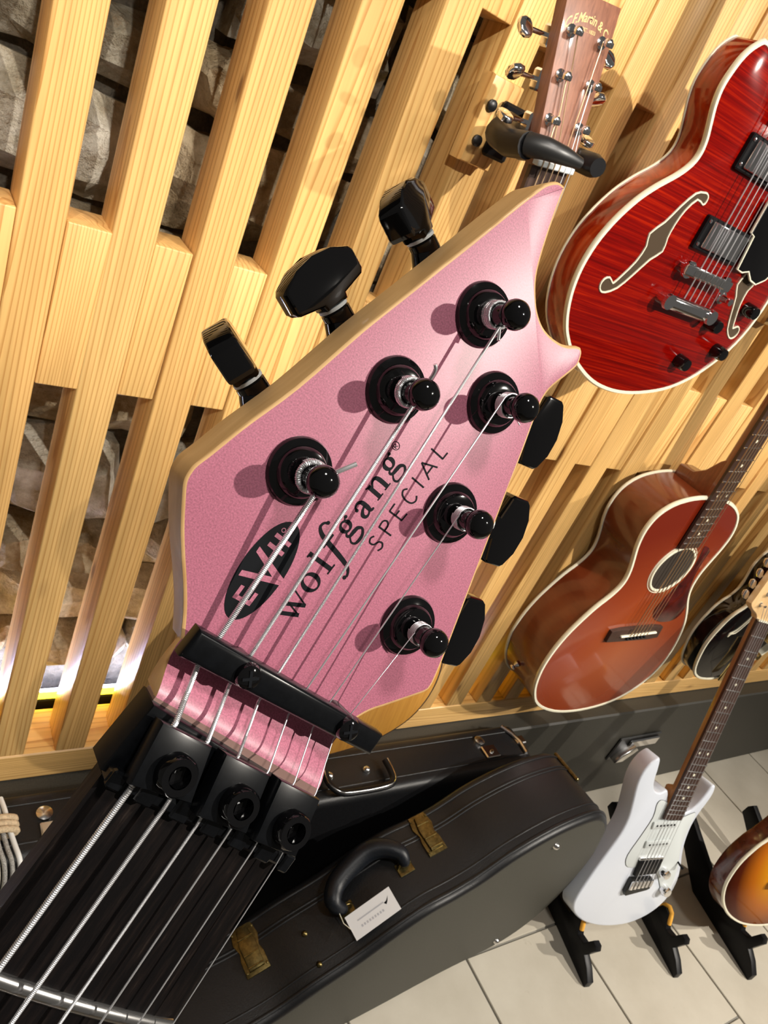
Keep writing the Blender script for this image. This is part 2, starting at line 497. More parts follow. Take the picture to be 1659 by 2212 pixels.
# LED profile on the plinth, behind the lattice
led = empty('led_strip', (0.6, 0.870, 0.336))
tag(led, 'glowing yellow LED tube lying behind the foot of the lattice', 'LED strip')
B().box(-1.6, 2.6, -0.008, 0.008, 0.0, 0.060, bev=0.002).out('channel', M['black_plastic'], led)
B().tube([(-1.6, -0.004, 0.067), (2.6, -0.004, 0.067)], 0.0055, 10).out('tube', mat('yellow_led', (0.9, 0.7, 0.1), 0.5, emit=(1.0, 0.72, 0.02), estr=10.0), led)
led2 = empty('led_strip', (0.2, 0.890, 0.336))
tag(led2, 'cool white LED tube washing the stone wall from its foot', 'LED strip')
B().box(-1.4, 0.75, -0.008, 0.010, 0.0, 0.040, bev=0.001).out('channel', M['black_plastic'], led2)
B().tube([(-1.4, 0.0, 0.047), (0.75, 0.0, 0.047)], 0.006, 8).out('tube', mat('cool_led', (0.8, 0.85, 1), 0.5, emit=(0.62, 0.68, 1.0), estr=120.0), led2)

# ------------------------------------------------------------------ pink electric guitar in the foreground
def build_pink_guitar():
    O_ = Vector((0.0582511, 0.08522106, 1.23504664)); U_ = Vector((0.85143607, -0.27074352, -0.44917098)); V_ = Vector((0.51692037, 0.28853822, 0.80593984)); W_ = Vector((-0.08859999, -0.91839188, 0.38562469))
    g = empty('electric_guitar', mat=Matrix(((U_.x, V_.x, W_.x, O_.x), (U_.y, V_.y, W_.y, O_.y), (U_.z, V_.z, W_.z, O_.z), (0, 0, 0, 1))))
    tag(g, 'pink electric guitar headstock with black tuners and locking nut, close to the lens', 'electric guitar')
    # ---- headstock face outline (millimetres: across, along, height)
    face = [(-20.9, 24.3), (-24.0, 28.8), (-27.4, 32.9), (-31.0, 36.8), (-34.4, 40.7), (-37.5, 44.8), (-39.4, 47.6), (-39.9, 49.8), (-39.8, 51.6), (-39.0, 54.8), (-37.8, 60.4), (-36.8, 64.4), (-34.2, 74.2), (-31.6, 88.5), (-30.7, 93.1), (-28.1, 104.5), (-26.3, 112.6), (-25.1, 117.8), (-23.7, 124.2), (-21.7, 133.5), (-20.4, 138.9), (-19.7, 141.3), (-18.7, 143.1), (-17.5, 144.4), (-16.0, 145.0), (-15.2, 144.8), (-14.6, 143.0), (-13.3, 139.5), (-11.5, 135.0), (-9.1, 129.8), (-7.0, 126.6), (-3.8, 123.7), (-1.4, 122.3), (1.3, 121.5), (4.2, 121.6), (7.2, 122.4), (9.3, 123.5), (11.3, 125.2), (12.6, 125.9), (13.9, 125.2), (14.9, 122.8), (14.5, 120.2), (12.9, 114.5), (12.7, 111.4), (13.5, 108.2), (17.1, 98.5), (20.6, 88.5), (24.4, 77.8), (28.0, 67.7), (32.6, 54.8), (34.7, 48.6), (35.5, 45.2), (35.1, 43.4), (33.0, 41.0), (28.3, 36.0), (25.3, 32.8), (23.5, 29.7), (22.6, 27.0), (22.2, 24.3)]
    out = spline(mm(face), 3, True, corners=(0, len(face) - 1, 38))
    hb = B(); hb.prism(out, -0.0130, 0.0, lambda a, b, h: Vector((a, b, h * (0.52 + 0.48 * min(1.0, max(0.0, (b - 0.022) / 0.030))))), 0.0022, 0.0007, mi_side=1, mi0=1, mi1=0, seg=3)
    hb.out('headstock', [M['pink'], M['maple']], g, 30)
    # ---- scooped transition up to the nut shelf
    rows = []
    for k in range(13):
        t = k / 12
        v = 24.6 - t * 10.2
        h = 5.6 * (t * t * (3 - 2 * t)) ** 1.15
        rows.append((-20.9 + 0.5 * t - 0.4 * math.sin(math.pi * t), 22.2 - 0.4 * t - 0.3 * math.sin(math.pi * t), v, h))
    sb = B(); rr = []
    for (l_, r_, v, h) in rows:
        base = -6.8
        ring = [(l_ + (r_ - l_) * a / 8, v, h) for a in range(9)] + [(r_ + 0.2, v, h - 1.0), (r_ - 0.8, v, -3.5), (r_ - 5, v, base), (l_ + 5, v, base), (l_ + 0.8, v, -3.5), (l_ - 0.2, v, h - 1.0)]
        rr.append(sb.ring([Vector((a / 1000, b / 1000, c / 1000)) for a, b, c in ring]))
    for i in range(len(rr) - 1):
        fs = sb.skin(rr[i], rr[i + 1])
        for q, f in enumerate(fs): f.material_index = 0 if q < 8 else 1
    f = sb.cap(rr[0], 1); f = sb.cap(rr[-1], 1)
    sb.out('headstock_scoop', [M['pink'], M['maple']], g, 40)
    # ---- neck: fretboard plane rises slightly towards the body
    SL = math.radians(4.0)
    def fb(u, v, h=0.0):   # v: along, negative towards the body; h above the fretboard surface, mm
        cx = 1.0
        return Vector(((u + cx) / 1000, (v * math.cos(SL)) / 1000, (9.0 - v * math.sin(SL) + h) / 1000))
    def halfw(v): return 21.4 + (-v) * 0.0135
    nb = B(); rings = []
    for v in (14.2, 8, 0, -30, -60, -110, -160, -210, -260):
        hw = halfw(min(v, 0)) - (3.0 if v > 4 else 0.0); pr = []
        top = -6.0 if v <= 0 else -4.2
        for k in range(13):
            a = math.pi * k / 12
            pr.append(fb(hw * math.cos(a), v, top - 12.5 * (1 - abs(math.cos(a)) ** 1.3)))
        rings.append(nb.ring(pr))
    for i in range(len(rings) - 1): nb.skin(rings[i], rings[i + 1])
    nb.cap(rings[0]); nb.cap(rings[-1][::-1])
    nb.out('neck', M['maple'], g, 40)
    fbm = B(); rings = []
    for v in (-0.6, -30, -80, -140, -200, -260):
        hw = halfw(v)
        pr = [fb(-hw, v, -6.0)] + [fb(hw * (k / 6.0), v, -1.3 * (k / 6.0) ** 2 - (0.5 if abs(k) == 6 else 0)) for k in range(-6, 7)] + [fb(hw, v, -6.0)]
        rings.append(fbm.ring(pr))
    for i in range(len(rings) - 1): fbm.skin(rings[i], rings[i + 1])
    fbm.cap(rings[0]); fbm.cap(rings[-1][::-1])
    fbo = fbm.out('fretboard', M['ebony'], g, 40)
    for n_ in range(1, 8):
        v = -647.7 * (1 - 2 ** (-n_ / 12)) + 0.0
        if v < -258: break
        hw = halfw(v) - 0.3
        fr = B(); prof = []
        for k in range(-8, 9):
            u = hw * k / 8.0
            e = 1.3 * (k / 8.0) ** 2
            prof.append([fb(u, v + 1.45 * math.cos(math.pi * j / 8), -e + 1.25 * math.sin(math.pi * j / 8) - 0.1) for j in range(9)])
        rg = [fr.ring(p) for p in prof]
        for i in range(len(rg) - 1): fr.skin(rg[i], rg[i + 1], False)
        fr.cap(rg[0]); fr.cap(rg[-1][::-1])
        fr.out('fret', M['steel'], g, 40)
    # ---- nut shelf and locking nut
    sh = B(); sh.box(-0.0206, 0.0216, 0.0002, 0.0146, 0.0005, 0.0058)
    sh.out('nut_shelf', mat('lacquered_shelf', (0.24, 0.145, 0.125), 0.4), g)
    nt = empty('locking_nut'); nt.parent = g
    nbm = B()
    nbm.prism(mm([(-21.6, 0.2), (22.6, 0.2), (22.3, 12.6), (-21.2, 14.0)]), 0.0004, 0.0086, XY, 0, 0.0006)
    nbm.box(-0.0210, 0.0222, -0.0006, 0.0022, 0.0070, 0.0112, bev=0.0006)
    for u in (-12.9, -5.1, 2.1, 8.9, 15.7):      # ledge between the string slots
        nbm.box((u - 1.9) / 1000, (u + 1.9) / 1000, -0.0010, 0.0032, 0.0100, 0.01165, bev=0.0004)
    nbm.box(-0.0208, -0.0178, -0.0008, 0.0026, 0.0100, 0.0117, bev=0.0004)
    nbm.box(0.0203, 0.0228, -0.0012, 0.0026, 0.0070, 0.0117, bev=0.0004)
    nbm.out('nut_base', M['black_satin'], nt)
    TL = math.radians(-21)
    pads = [((-20.3, 13.9), (-9.4, 14.2), (-7.0, 4.4), (-19.2, 2.8)), ((-6.3, 14.4), (4.5, 14.7), (6.4, 3.9), (-4.6, 3.0)), ((7.0, 15.0), (17.6, 15.3), (19.2, 4.0), (8.6, 3.4))]
    for i, q in enumerate(pads):
        cu = sum(p[0] for p in q) / 4; cv = sum(p[1] for p in q) / 4
        Mx = Matrix.Translation((cu / 1000, (cv - 0.2) / 1000, 0.0145)) @ Matrix.Rotation(TL * 0.55, 4, 'X')
        loc = [((p[0] - cu) / 1000, (p[1] - cv) / 1000) for p in q]
        pb = B(); pb.prism(loc, -0.0042, 0.0, lambda a, b, h: Mx @ Vector((a, b, h + 0.0)), 0.0004, 0.0007)
        pad = pb.out('clamp_pad', M['black_satin'], nt, 40)
        bo = Vector((0.0006 if i == 0 else 0.0010, -0.0012, 0.0))
        Mb = Mx @ Matrix.Translation(bo)
        def P3(x, y, z): return Mb @ Vector((x, y, z))
        ax = (P3(0, 0, 1) - P3(0, 0, 0))
        bb = B(); bb.lathe([(-0.0002, 0.0037), (0.0020, 0.0036), (0.0027, 0.0032), (0.0027, 0.0020)], P3(0, 0, 0), ax, 28, capit=False)
        bb.lathe([(0.0027, 0.0020), (0.0004, 0.0019)], P3(0, 0, 0), ax, 6, capit=False)
        bb.lathe([(0.0004, 0.0019), (0.0001, 0.00001)], P3(0, 0, 0), ax, 6, capit=False)
        bb.out('hex_bolt', M['black_gloss'], nt, 40)
    # ---- string retainer bar with two cross-head screws
    rb = empty('string_retainer_bar'); rb.parent = g
    q = [(-22.6, 22.9), (26.1, 26.1), (25.9, 31.1), (-22.6, 28.9)]
    b1 = B(); b1.prism(mm(q), 0.0036, 0.0080, XY, 0.0006, 0.0012, seg=3); b1.out('bar', M['black_satin'], rb, 40)
    for (u, v) in ((-9.5, 26.6), (16.6, 28.3)):
        s1 = B(); s1.lathe([(0.0, 0.0026), (0.0082, 0.0026), (0.0090, 0.0023), (0.0095, 0.0014), (0.0096, 0.0001)], (u / 1000, v / 1000, 0), (0, 0, 1), 24)
        sc = s1.out('screw', M['black_gloss'], rb, 40)
        s2 = B(); s2.box((u - 1.6) / 1000, (u + 1.6) / 1000, (v - 0.28) / 1000, (v + 0.28) / 1000, 0.0088, 0.00972, M=Matrix.Translation((u / 1000, v / 1000, 0)) @ Matrix.Rotation(0.6, 4, 'Z') @ Matrix.Translation((-u / 1000, -v / 1000, 0)))
        s2.box((u - 0.28) / 1000, (u + 0.28) / 1000, (v - 1.6) / 1000, (v + 1.6) / 1000, 0.0088, 0.00973, M=Matrix.Translation((u / 1000, v / 1000, 0)) @ Matrix.Rotation(0.6, 4, 'Z') @ Matrix.Translation((-u / 1000, -v / 1000, 0)))
        s2.out('cross_slot', M['ink'], sc)
    # ---- tuners
    T = dict(E=(-23.09, 62.5), A=(-17.63, 87.44), D=(-12.46, 112.1), G=(2.57, 101.14), B=(10.79, 77.12), e=(19.5, 52.57))
    eu = {'E': (Vector((-0.965, 0.26)), 'edge'), 'A': (Vector((-0.965, 0.26)), 'flat'), 'D': (Vector((-0.965, 0.26)), 'half'), 'G': (Vector((0.94, 0.34)), 'flat'), 'B': (Vector((0.94, 0.34)), 'flat'), 'e': (Vector((0.94, 0.34)), 'flat')}
    btn = {'E': (-33.2, 71.2, 16.2, 72), 'A': (-28.9, 95.0, 15.0, 6), 'D': (-23.4, 120.3, 15.6, 38), 'G': (21.5, 109.5, 15.0, 4), 'B': (31.5, 84.9, 15.0, 6), 'e': (39.3, 57.9, 15.0, 3)}
    for k, (u, v) in T.items():
        tn = empty('tuner'); tn.parent = g
        o = (u / 1000, v / 1000, 0)
        bs = B(); bs.lathe([(-0.0005, 0.0068), (0.0003, 0.0068), (0.0009, 0.0065), (0.0012, 0.0058), (0.0014, 0.0052), (0.0024, 0.0049), (0.0030, 0.0044), (0.0032, 0.0034), (0.0032, 0.0026)], o, (0, 0, 1), 40)
        bs.out('bushing', M['black_gloss'], tn, 30)
        ps = B(); ps.lathe([(0.0, 0.0025), (0.0042, 0.00245), (0.0060, 0.0022), (0.0075, 0.0018), (0.0082, 0.0017), (0.0088, 0.0024), (0.0098, 0.00300), (0.0108, 0.0031), (0.0119, 0.0028), (0.0127, 0.0020), (0.0131, 0.0009), (0.01315, 0.00001)], o, (0, 0, 1), 32)
        ps.out('post', M['black_gloss'], tn, 60)
        d, kind = eu[k]
        bu, bv, dist, roll = btn[k]
        w0 = -0.0185
        base = Vector((bu / 1000, bv / 1000, w0)); ax = Vector((d.x, d.y, 0)).normalized()
        side = 1 if u < 0 else -1
        # housing behind the headstock
        hs_ = B(); hs_.lathe([(-0.0060, 0.0068), (0.0, 0.0068), (0.0008, 0.006)], (u / 1000, v / 1000, -0.0190), (0, 0, 1), 20)
        hs_.cyl(Vector((u / 1000, v / 1000, w0)), base, 0.0040, 0.0036, 16)
        hs_.out('housing', M['black_gloss'], tn)
        st = B(); st.lathe([(-0.006, 0.0033), (0.0025, 0.0033), (0.003, 0.0028), (0.0048, 0.0026)], base, ax, 20); st.out('shaft', M['black_gloss'], tn)
        ws = B(); ws.lathe([(0.0030, 0.0033), (0.0037, 0.0033)], base, ax, 20); ws.out('washer', M['white_plastic'], tn)
        # button: rounded fan shape, rolled about its shaft
        r1 = math.radians(roll)
        t1 = Vector((-ax.y, ax.x, 0)); n1 = Vector((0, 0, 1))
        tt = t1 * math.cos(r1) + n1 * math.sin(r1); nn = -t1 * math.sin(r1) + n1 * math.cos(r1)
        L_ = dist / 1000
        prof = [(0.0038, -0.0028), (0.0050, -0.0031), (0.0062, -0.0086), (0.0072, -0.0093), (L_ - 0.0036, -0.0093), (L_ - 0.0026, -0.0086), (L_ - 0.0007, -0.0048), (L_, 0.0), (L_ - 0.0007, 0.0048), (L_ - 0.0026, 0.0086), (L_ - 0.0036, 0.0093), (0.0072, 0.0093), (0.0062, 0.0086), (0.0050, 0.0031), (0.0038, 0.0028)]
        bt = B(); bt.prism(prof, -0.0030, 0.0030, lambda a, b, h: base + ax * (a - 0.0002) + tt * b + nn * h, 0.0008, 0.0008, seg=3)
        bt.out('button', M['black_gloss'], tn, 28)
    # ---- strings
    S = dict(E=((-20.9, 60.6, 6.6), (-16.5, 28.7), (-16.5, 22.6), (-16.8, 13.6), (-16.7, 0.0), 0.60, 0.34, 1.35),
             A=((-15.9, 85.8, 6.4), (-8.8, 28.8), (-8.7, 22.7), (-9.4, 13.6), (-9.0, 0.0), 0.46, 0.27, 1.2),
             D=((-11.0, 110.2, 6.0), (-1.5, 29.4), (-1.3, 23.0), (-2.2, 14.0), (-1.3, 0.0), 0.34, 0.21, 1.15),
             G=((0.0, 101.3, 6.4), (6.1, 29.9), (6.3, 23.6), (5.2, 14.4), (5.5, 0.0), 0.22, 0, 1),
             B=((8.5, 76.6, 6.4), (12.7, 30.3), (13.1, 24.0), (11.8, 14.8), (12.4, 0.0), 0.17, 0, 1),
             e=((17.3, 52.0, 6.4), (18.9, 30.7), (19.1, 24.2), (17.7, 15.0), (19.1, 0.0), 0.13, 0, 1))
    for k, (p, b0, b1_, n0, n1_, rad, pitch, _) in S.items():
        u, v = T[k]
        hb_ = 3.2
        pts = [Vector(p), Vector((b0[0], b0[1], hb_)), Vector((b1_[0], b1_[1], hb_)), Vector((n0[0], n0[1], 10.6)), Vector((n1_[0], n1_[1], 11.9))]
        e = n1_[0]
        end = fb(e * (1 + 0.0009 * 258) + 0.0, -258, 3.0) * 1000
        end.x = e + 1.0 + (e) * 0.16
        pts.append(end)
        # wraps round the post
        sgn = 1
        c = Vector((u, v, 0)); rr_ = 2.3
        path = [q / 1000 for q in pts][::-1]
        a0 = math.atan2(p[1] - v, p[0] - u)
        turns = {'E': 1.6, 'A': 2.6, 'D': 5.2}.get(k, 5.0)
        z0 = p[2]; pit = {'E': 1.05, 'A': 0.85, 'D': 0.66}.get(k, max(0.42, rad * 2.0))
        zz = []
        n_ = int(turns * 18)
        dirn = 1 if u < 0 else -1
        for j in range(n_ + 1):
            a = a0 + dirn * 2 * math.pi * j / 18
            z = z0 - pit * (j / 18.0) + (0.0)
            z = max(z, 3.4)
            zr = 2.35 + rad * 0.8
            zz.append(Vector((u + math.cos(a) * zr, v + math.sin(a) * zr, z)) / 1000)
        path = path + zz
        sbm = B()
        # dense samples on straight runs so that the windings are real rings
        if pitch:
            dense = []; radii = []
            acc = 0.0; step = pitch / 3000.0
            for i in range(len(path) - 1):
                a_, b_ = path[i], path[i + 1]; d_ = (b_ - a_).length
                m_ = max(1, int(d_ / step))
                for j in range(m_):
                    dense.append(a_.lerp(b_, j / m_))
                    ph = (acc + d_ * j / m_) / (pitch / 1000.0)
                    radii.append(rad / 1000 * (0.78 + 0.24 * abs(math.sin(math.pi * ph))))
                acc += d_
            dense.append(path[-1]); radii.append(rad / 1000)
            sbm.tube(dense, radii, 8)
        else:
            sbm.tube(path, rad / 1000, 8)
        sbm.out('string', M['string'], g, 60 if not pitch else 40)
    # loose wire ends
    for pts, r_ in (([(-21.2, 64.6, 7.2), (-20.2, 67.0, 8.2), (-19.0, 69.4, 8.8)], 0.5), ([(-16.8, 90.2, 7.4), (-17.6, 92.0, 8.6), (-18.4, 93.0, 9.4), (-19.2, 93.4, 9.6)], 0.4), ([(22.0, 51.0, 8.2), (24.4, 51.2, 9.0)], 0.14), ([(4.8, 99.6, 7.2), (6.3, 99.2, 7.6)], 0.13), ([(-10.6, 109.9, 6.0), (-9.6, 107.9, 6.6)], 0.34)):
        wb = B(); wb.tube([p / 1000 for p in spline([Vector(p) for p in pts], 4, False)], r_ / 1000, 8)
        wb.out('string_end', M['string'], g, 60)
    # ---- printing on the face: oval badge and the two lines of lettering
    Z = 0.00008
    def em(a, b, h=0): return Vector((a / 1000, b / 1000, Z + h))
    lb = B()
    cu, cv = -16.35, 43.4; L2, W2 = 10.9, 4.75
    ell = []
    for k in range(48):
        a = 2 * math.pi * k / 48
        ell.append((cu + W2 * math.cos(a) - 0.06 * L2 * math.sin(a) * 0.9, cv + L2 * math.sin(a)))
    lb.cap(lb.ring([em(*p) for p in ell]))
    badge = lb.out('badge_print', M['ink'], g, 0)
    lt = B(); H1 = 0.00004
    def poly(pts): lt.cap(lt.ring([em(p[0], p[1], H1) for p in pts]))
    # E
    for q in ([(-18.0, 36.0), (-14.0, 36.5), (-14.0, 37.4), (-18.0, 36.9)], [(-18.0, 36.0), (-17.2, 36.1), (-17.3, 39.0), (-18.1, 38.9)], [(-16.3, 36.2), (-15.6, 36.3), (-15.7, 38.6), (-16.4, 38.5)], [(-14.7, 36.4), (-13.95, 36.5), (-14.0, 39.3), (-14.8, 39.2)]): poly(q)
    # V, its point breaking through the rim of the oval
    poly([(-19.8, 40.0), (-19.9, 41.2), (-13.9, 43.5), (-11.55, 43.95), (-11.65, 43.0)])
    poly([(-19.9, 45.5), (-20.0, 46.7), (-11.7, 44.5), (-11.5, 43.6), (-13.9, 43.5)])
    # H of four ticks
    for q in ([(-18.9, 47.7), (-15.0, 47.7), (-15.0, 48.6), (-18.9, 48.6)], [(-18.9, 49.9), (-15.0, 49.9), (-15.0, 50.8), (-18.9, 50.8)], [(-17.3, 48.6), (-16.6, 48.6), (-16.6, 49.9), (-17.3, 49.9)]): poly(q)
    lt.ribbon([(-18.1 + 0.42 * math.cos(a), 51.9 + 0.42 * math.sin(a)) for a in [2 * math.pi * k / 10 for k in range(11)]], 0.16, em, H1)
    lt.out('badge_letters', M['pink'], badge, 0)
    # wolfgang: strokes, letter tops towards -u
    wl = B()
    def st(pts, wd, sub=5):
        pts = [Vector(p) for p in pts]
        s_ = spline(pts, sub, False)
        if isinstance(wd, (list, tuple)):
            w_ = []
            for i in range(len(pts) - 1):
                for j in range(sub): w_.append(wd[i] + (wd[i + 1] - wd[i]) * j / sub)
            w_.append(wd[-1])
        else: w_ = wd
        wl.ribbon(s_, w_, em)
    def ln(a, b, w_): wl.ribbon([a, b], w_, em)
    def dot(c_, r_): wl.cap(wl.ring([em(c_[0] + r_ * math.cos(2 * math.pi * k / 12), c_[1] + r_ * math.sin(2 * math.pi * k / 12)) for k in range(12)]))
    # w
    ln((-8.0, 38.7), (-3.9, 40.6), 0.85); ln((-4.0, 40.6), (-8.0, 41.5), 0.3); ln((-8.0, 40.9), (-4.0, 42.9), 0.85); ln((-4.0, 42.9), (-8.1, 44.1), 0.3)
    ln((-8.0, 38.0), (-8.0, 39.7), 0.28); ln((-8.0, 40.4), (-8.0, 42.0), 0.28); ln((-8.1, 43.4), (-8.1, 44.8), 0.28)
    # o
    st([(-6.3 + 2.0 * math.cos(a), 47.2 + 1.55 * math.sin(a)) for a in [2 * math.pi * k / 12 for k in range(13)]], [0.35, 0.5, 0.85, 1.0, 0.85, 0.5, 0.35, 0.5, 0.85, 1.0, 0.85, 0.5, 0.35], 3)
    # l
    ln((-10.6, 51.5), (-4.4, 51.7), 0.95); ln((-10.5, 50.7), (-10.0, 51.6), 0.4); ln((-4.4, 50.5), (-4.4, 52.9), 0.35)
    # f with a long descender
    st([(-11.4, 58.4), (-12.1, 57.9), (-12.2, 56.9), (-11.0, 56.0), (-8.8, 55.5), (-5.0, 54.9), (-2.2, 54.3), (-0.9, 53.5), (-0.4, 52.4)], [0.55, 0.5, 0.6, 0.9, 1.05, 1.05, 0.9, 0.6, 0.5])
    dot((-11.4, 58.5), 0.42); dot((-0.7, 52.1), 0.45); ln((-8.9, 54.1), (-8.9, 57.4), 0.55)
    # g (two storeys), used twice
    def gee(dv, du):
        st([(-7.75 + du + 1.2 * math.cos(a), 60.2 + dv + 1.05 * math.sin(a)) for a in [2 * math.pi * k / 10 for k in range(11)]], [0.4, 0.6, 0.85, 0.85, 0.5, 0.4, 0.5, 0.85, 0.85, 0.6, 0.4], 3)
        ln((-8.7 + du, 60.9 + dv), (-9.2 + du, 61.6 + dv), 0.3); dot((-9.1 + du, 61.7 + dv), 0.38)
        st([(-6.7 + du, 59.4 + dv), (-6.2 + du, 58.9 + dv), (-5.6 + du, 59.3 + dv), (-5.5 + du, 60.6 + dv), (-5.3 + du, 61.6 + dv), (-4.4 + du, 62.1 + dv), (-3.5 + du, 61.2 + dv), (-3.3 + du, 59.9 + dv), (-3.6 + du, 58.8 + dv), (-4.5 + du, 58.5 + dv), (-5.5 + du, 59.2 + dv)], [0.3, 0.5, 0.7, 0.9, 0.8, 0.5, 0.6, 0.7, 0.5, 0.4, 0.3])
    gee(0, 0)
    # a
    st([(-7.9, 64.1), (-8.6, 64.4), (-8.8, 65.3), (-8.1, 66.0), (-6.5, 66.1), (-5.4, 66.1), (-5.2, 66.9)], [0.5, 0.4, 0.55, 0.9, 1.0, 0.7, 0.35])
    dot((-7.9, 64.1), 0.38)
    st([(-7.2, 66.0), (-6.9, 65.0), (-6.2, 64.2), (-5.4, 64.3), (-5.2, 65.1), (-5.7, 66.0)], [0.35, 0.55, 0.85, 0.7, 0.45, 0.35])
    # n
    ln((-9.3, 69.3), (-5.5, 69.4), 0.9); ln((-9.3, 68.5), (-8.9, 69.4), 0.35); ln((-5.5, 68.5), (-5.5, 70.3), 0.3)
    st([(-8.2, 69.7), (-9.1, 70.5), (-9.2, 71.4), (-8.2, 71.9), (-5.7, 72.0)], [0.3, 0.5, 0.75, 0.95, 0.9]); ln((-5.6, 71.1), (-5.6, 72.9), 0.3)
    gee(15.4, -0.9)
    # registered mark
    st([(-9.9 + 0.95 * math.cos(a), 79.3 + 0.8 * math.sin(a)) for a in [2 * math.pi * k / 12 for k in range(13)]], 0.12, 2)
    ln((-10.4, 78.9), (-9.4, 78.95), 0.14); st([(-10.4, 78.95), (-10.3, 79.5), (-9.95, 79.4), (-9.9, 78.95)], 0.12); ln((-9.9, 79.1), (-9.4, 79.6), 0.13)
    # SPECIAL: thin capitals
    tw = 0.36
    st([(-1.0, 62.5), (-1.4, 61.7), (-0.9, 60.9), (0.1, 61.1), (0.7, 62.2), (1.6, 62.5), (2.2, 61.7), (1.8, 60.7)], tw)
    ln((-1.5, 64.6), (2.2, 64.9), tw); st([(-1.4, 64.6), (-1.5, 66.0), (-0.7, 66.6), (0.1, 66.0), (0.2, 64.7)], tw)
    ln((-1.7, 68.5), (2.1, 68.8), tw); ln((-1.7, 68.5), (-1.8, 70.4), tw); ln((0.1, 68.6), (0.1, 70.0), tw); ln((2.0, 68.8), (2.1, 70.6), tw)
    st([(-1.5, 74.5), (-2.1, 73.7), (-1.5, 72.8), (0.0, 72.5), (1.4, 72.9), (1.9, 73.9), (1.3, 74.8)], tw)
    ln((-2.3, 76.9), (1.5, 77.1), tw)
    ln((1.4, 79.1), (-2.6, 80.6), tw); ln((-2.6, 80.6), (1.2, 82.3), tw); ln((0.1, 79.7), (0.1, 81.7), tw)
    ln((-2.8, 84.2), (1.0, 84.4), tw); ln((0.95, 84.3), (1.0, 86.1), tw)
    wl.out('lettering', M['ink'], g, 0)
    return g
build_pink_guitar()

# ------------------------------------------------------------------ shared guitar pieces
def outline_tube(name, pts, y, r, m, parent, flat=1.0):
    b = B(); b.tube([XZ(p[0], p[1], y) for p in pts], r, 6, closed=True, flat=flat, nrm=(0, 1, 0)); return b.out(name, m, parent, 60)

def fret_positions(scale, n): return [scale * (1 - 2 ** (-k / 12)) for k in range(1, n + 1)]

def knob(parent, x, z, y, r=0.0095, h=0.015, m=None, name='knob'):
    b = B(); b.lathe([(0, r), (h * 0.75, r * 0.92), (h, r * 0.8), (h + 0.0005, 0.00001)], (x, y, z), (0, -1, 0), 18)
    return b.out(name, m or M['black_gloss'], parent, 40)

def humbucker(parent, cx, cz, y, w=0.086, h=0.038, tilt=0.0, ring=None, cover=None):
    Mx = Matrix.Translation((cx, y, cz)) @ Matrix.Rotation(tilt, 4, 'Y')
    b = B(); b.box(-w / 2, w / 2, -0.006, 0.001, -h / 2, h / 2, bev=0.0015, M=Mx)
    p = b.out('pickup', ring or M['black_plastic'], parent)
    b = B(); b.box(-w / 2 + 0.009, w / 2 - 0.009, -0.0095, -0.005, -h / 2 + 0.004, h / 2 - 0.004, bev=0.0014, M=Mx, seg=2)
    b.out('pickup_cover', cover or M['chrome'], p)
    for s in (-1, 1):
        for t in (-1, 1):
            b = B(); b.lathe([(0, 0.0022), (0.001, 0.002), (0.0015, 0.0001)], Mx @ Vector((s * (w / 2 - 0.004), -0.006, t * (h / 2 - 0.006))), (0, -1, 0), 10); b.out('screw', M['chrome'], p)
    return p

def neck_piece(parent, p0, p1, w0, w1, y_top, thick, wood_m, board_m, frets=True, scale=0.645, dots=True, binding=None, board_end=None, side_dots=False):
    """p0 = nut (x,z), p1 = heel/body end (x,z); board top at y_top"""
    a = Vector((p0[0], p0[1])); b_ = Vector((p1[0], p1[1])); d = (b_ - a); L = d.length; d.normalize(); n = Vector((-d.y, d.x))
    e = b_ if board_end is None else Vector(board_end)
    LE = (e - a).length
    def hw(s): return (w0 + (w1 - w0) * s / L) / 2
    def P(s, t, y): q = a + d * s + n * t; return Vector((q.x, y, q.y))
    bb = B(); rings = []
    for k in range(7):
        s = L * k / 6; h = hw(s); th = thick * (1 + 0.15 * k / 6)
        rings.append(bb.ring([P(s, h * math.cos(math.pi * j / 10), y_top + 0.006 + th * math.sin(math.pi * j / 10)) for j in range(11)]))
    for k in range(6): bb.skin(rings[k], rings[k + 1])
    bb.cap(rings[0]); bb.cap(rings[-1][::-1]); bb.out('neck', wood_m, parent, 40)
    bb = B(); rings = []
    for s in (0, LE):
        h = hw(s); rings.append(bb.ring([P(s, -h, y_top + 0.006), P(s, -h, y_top + 0.0008), P(s, -h * 0.6, y_top), P(s, h * 0.6, y_top), P(s, h, y_top + 0.0008), P(s, h, y_top + 0.006)]))
    bb.skin(rings[0], rings[1]); bb.cap(rings[0]); bb.cap(rings[1][::-1])
    fbd = bb.out('fretboard', board_m, parent, 30)
    fp = fret_positions(scale, 22)
    for k, s in enumerate(fp):
        if s > LE - 0.002: break
        if frets:
            fb_ = B(); h = hw(s) * 0.97
            fb_.tube([P(s, -h, y_top - 0.0004), P(s, 0, y_top - 0.0012), P(s, h, y_top - 0.0004)], 0.0011, 6); fb_.out('fret', M['steel'], fbd, 60)
        if dots and (k + 1) in (3, 5, 7, 9, 12, 15, 17, 19):
            pv = fp[k - 1]; c_ = (s + pv) / 2
            offs = (-hw(c_) * 0.5, hw(c_) * 0.5) if k + 1 == 12 else (0,)
            for o in offs:
                db = B(); q = P(c_, o, y_top); db.lathe([(0, 0.003), (0.0002, 0.003)], q, (0, -1, 0), 12); db.out('inlay_dot', M['cream'], fbd)
    return P, hw, fbd

def strings(parent, A_, B_, m, rads=(0.0007, 0.0006, 0.0005, 0.00045, 0.0004, 0.0004)):
    for p, q, r in zip(A_, B_, rads):
        b = B(); b.tube([p, q], r, 6); b.out('string', m, parent, 60)

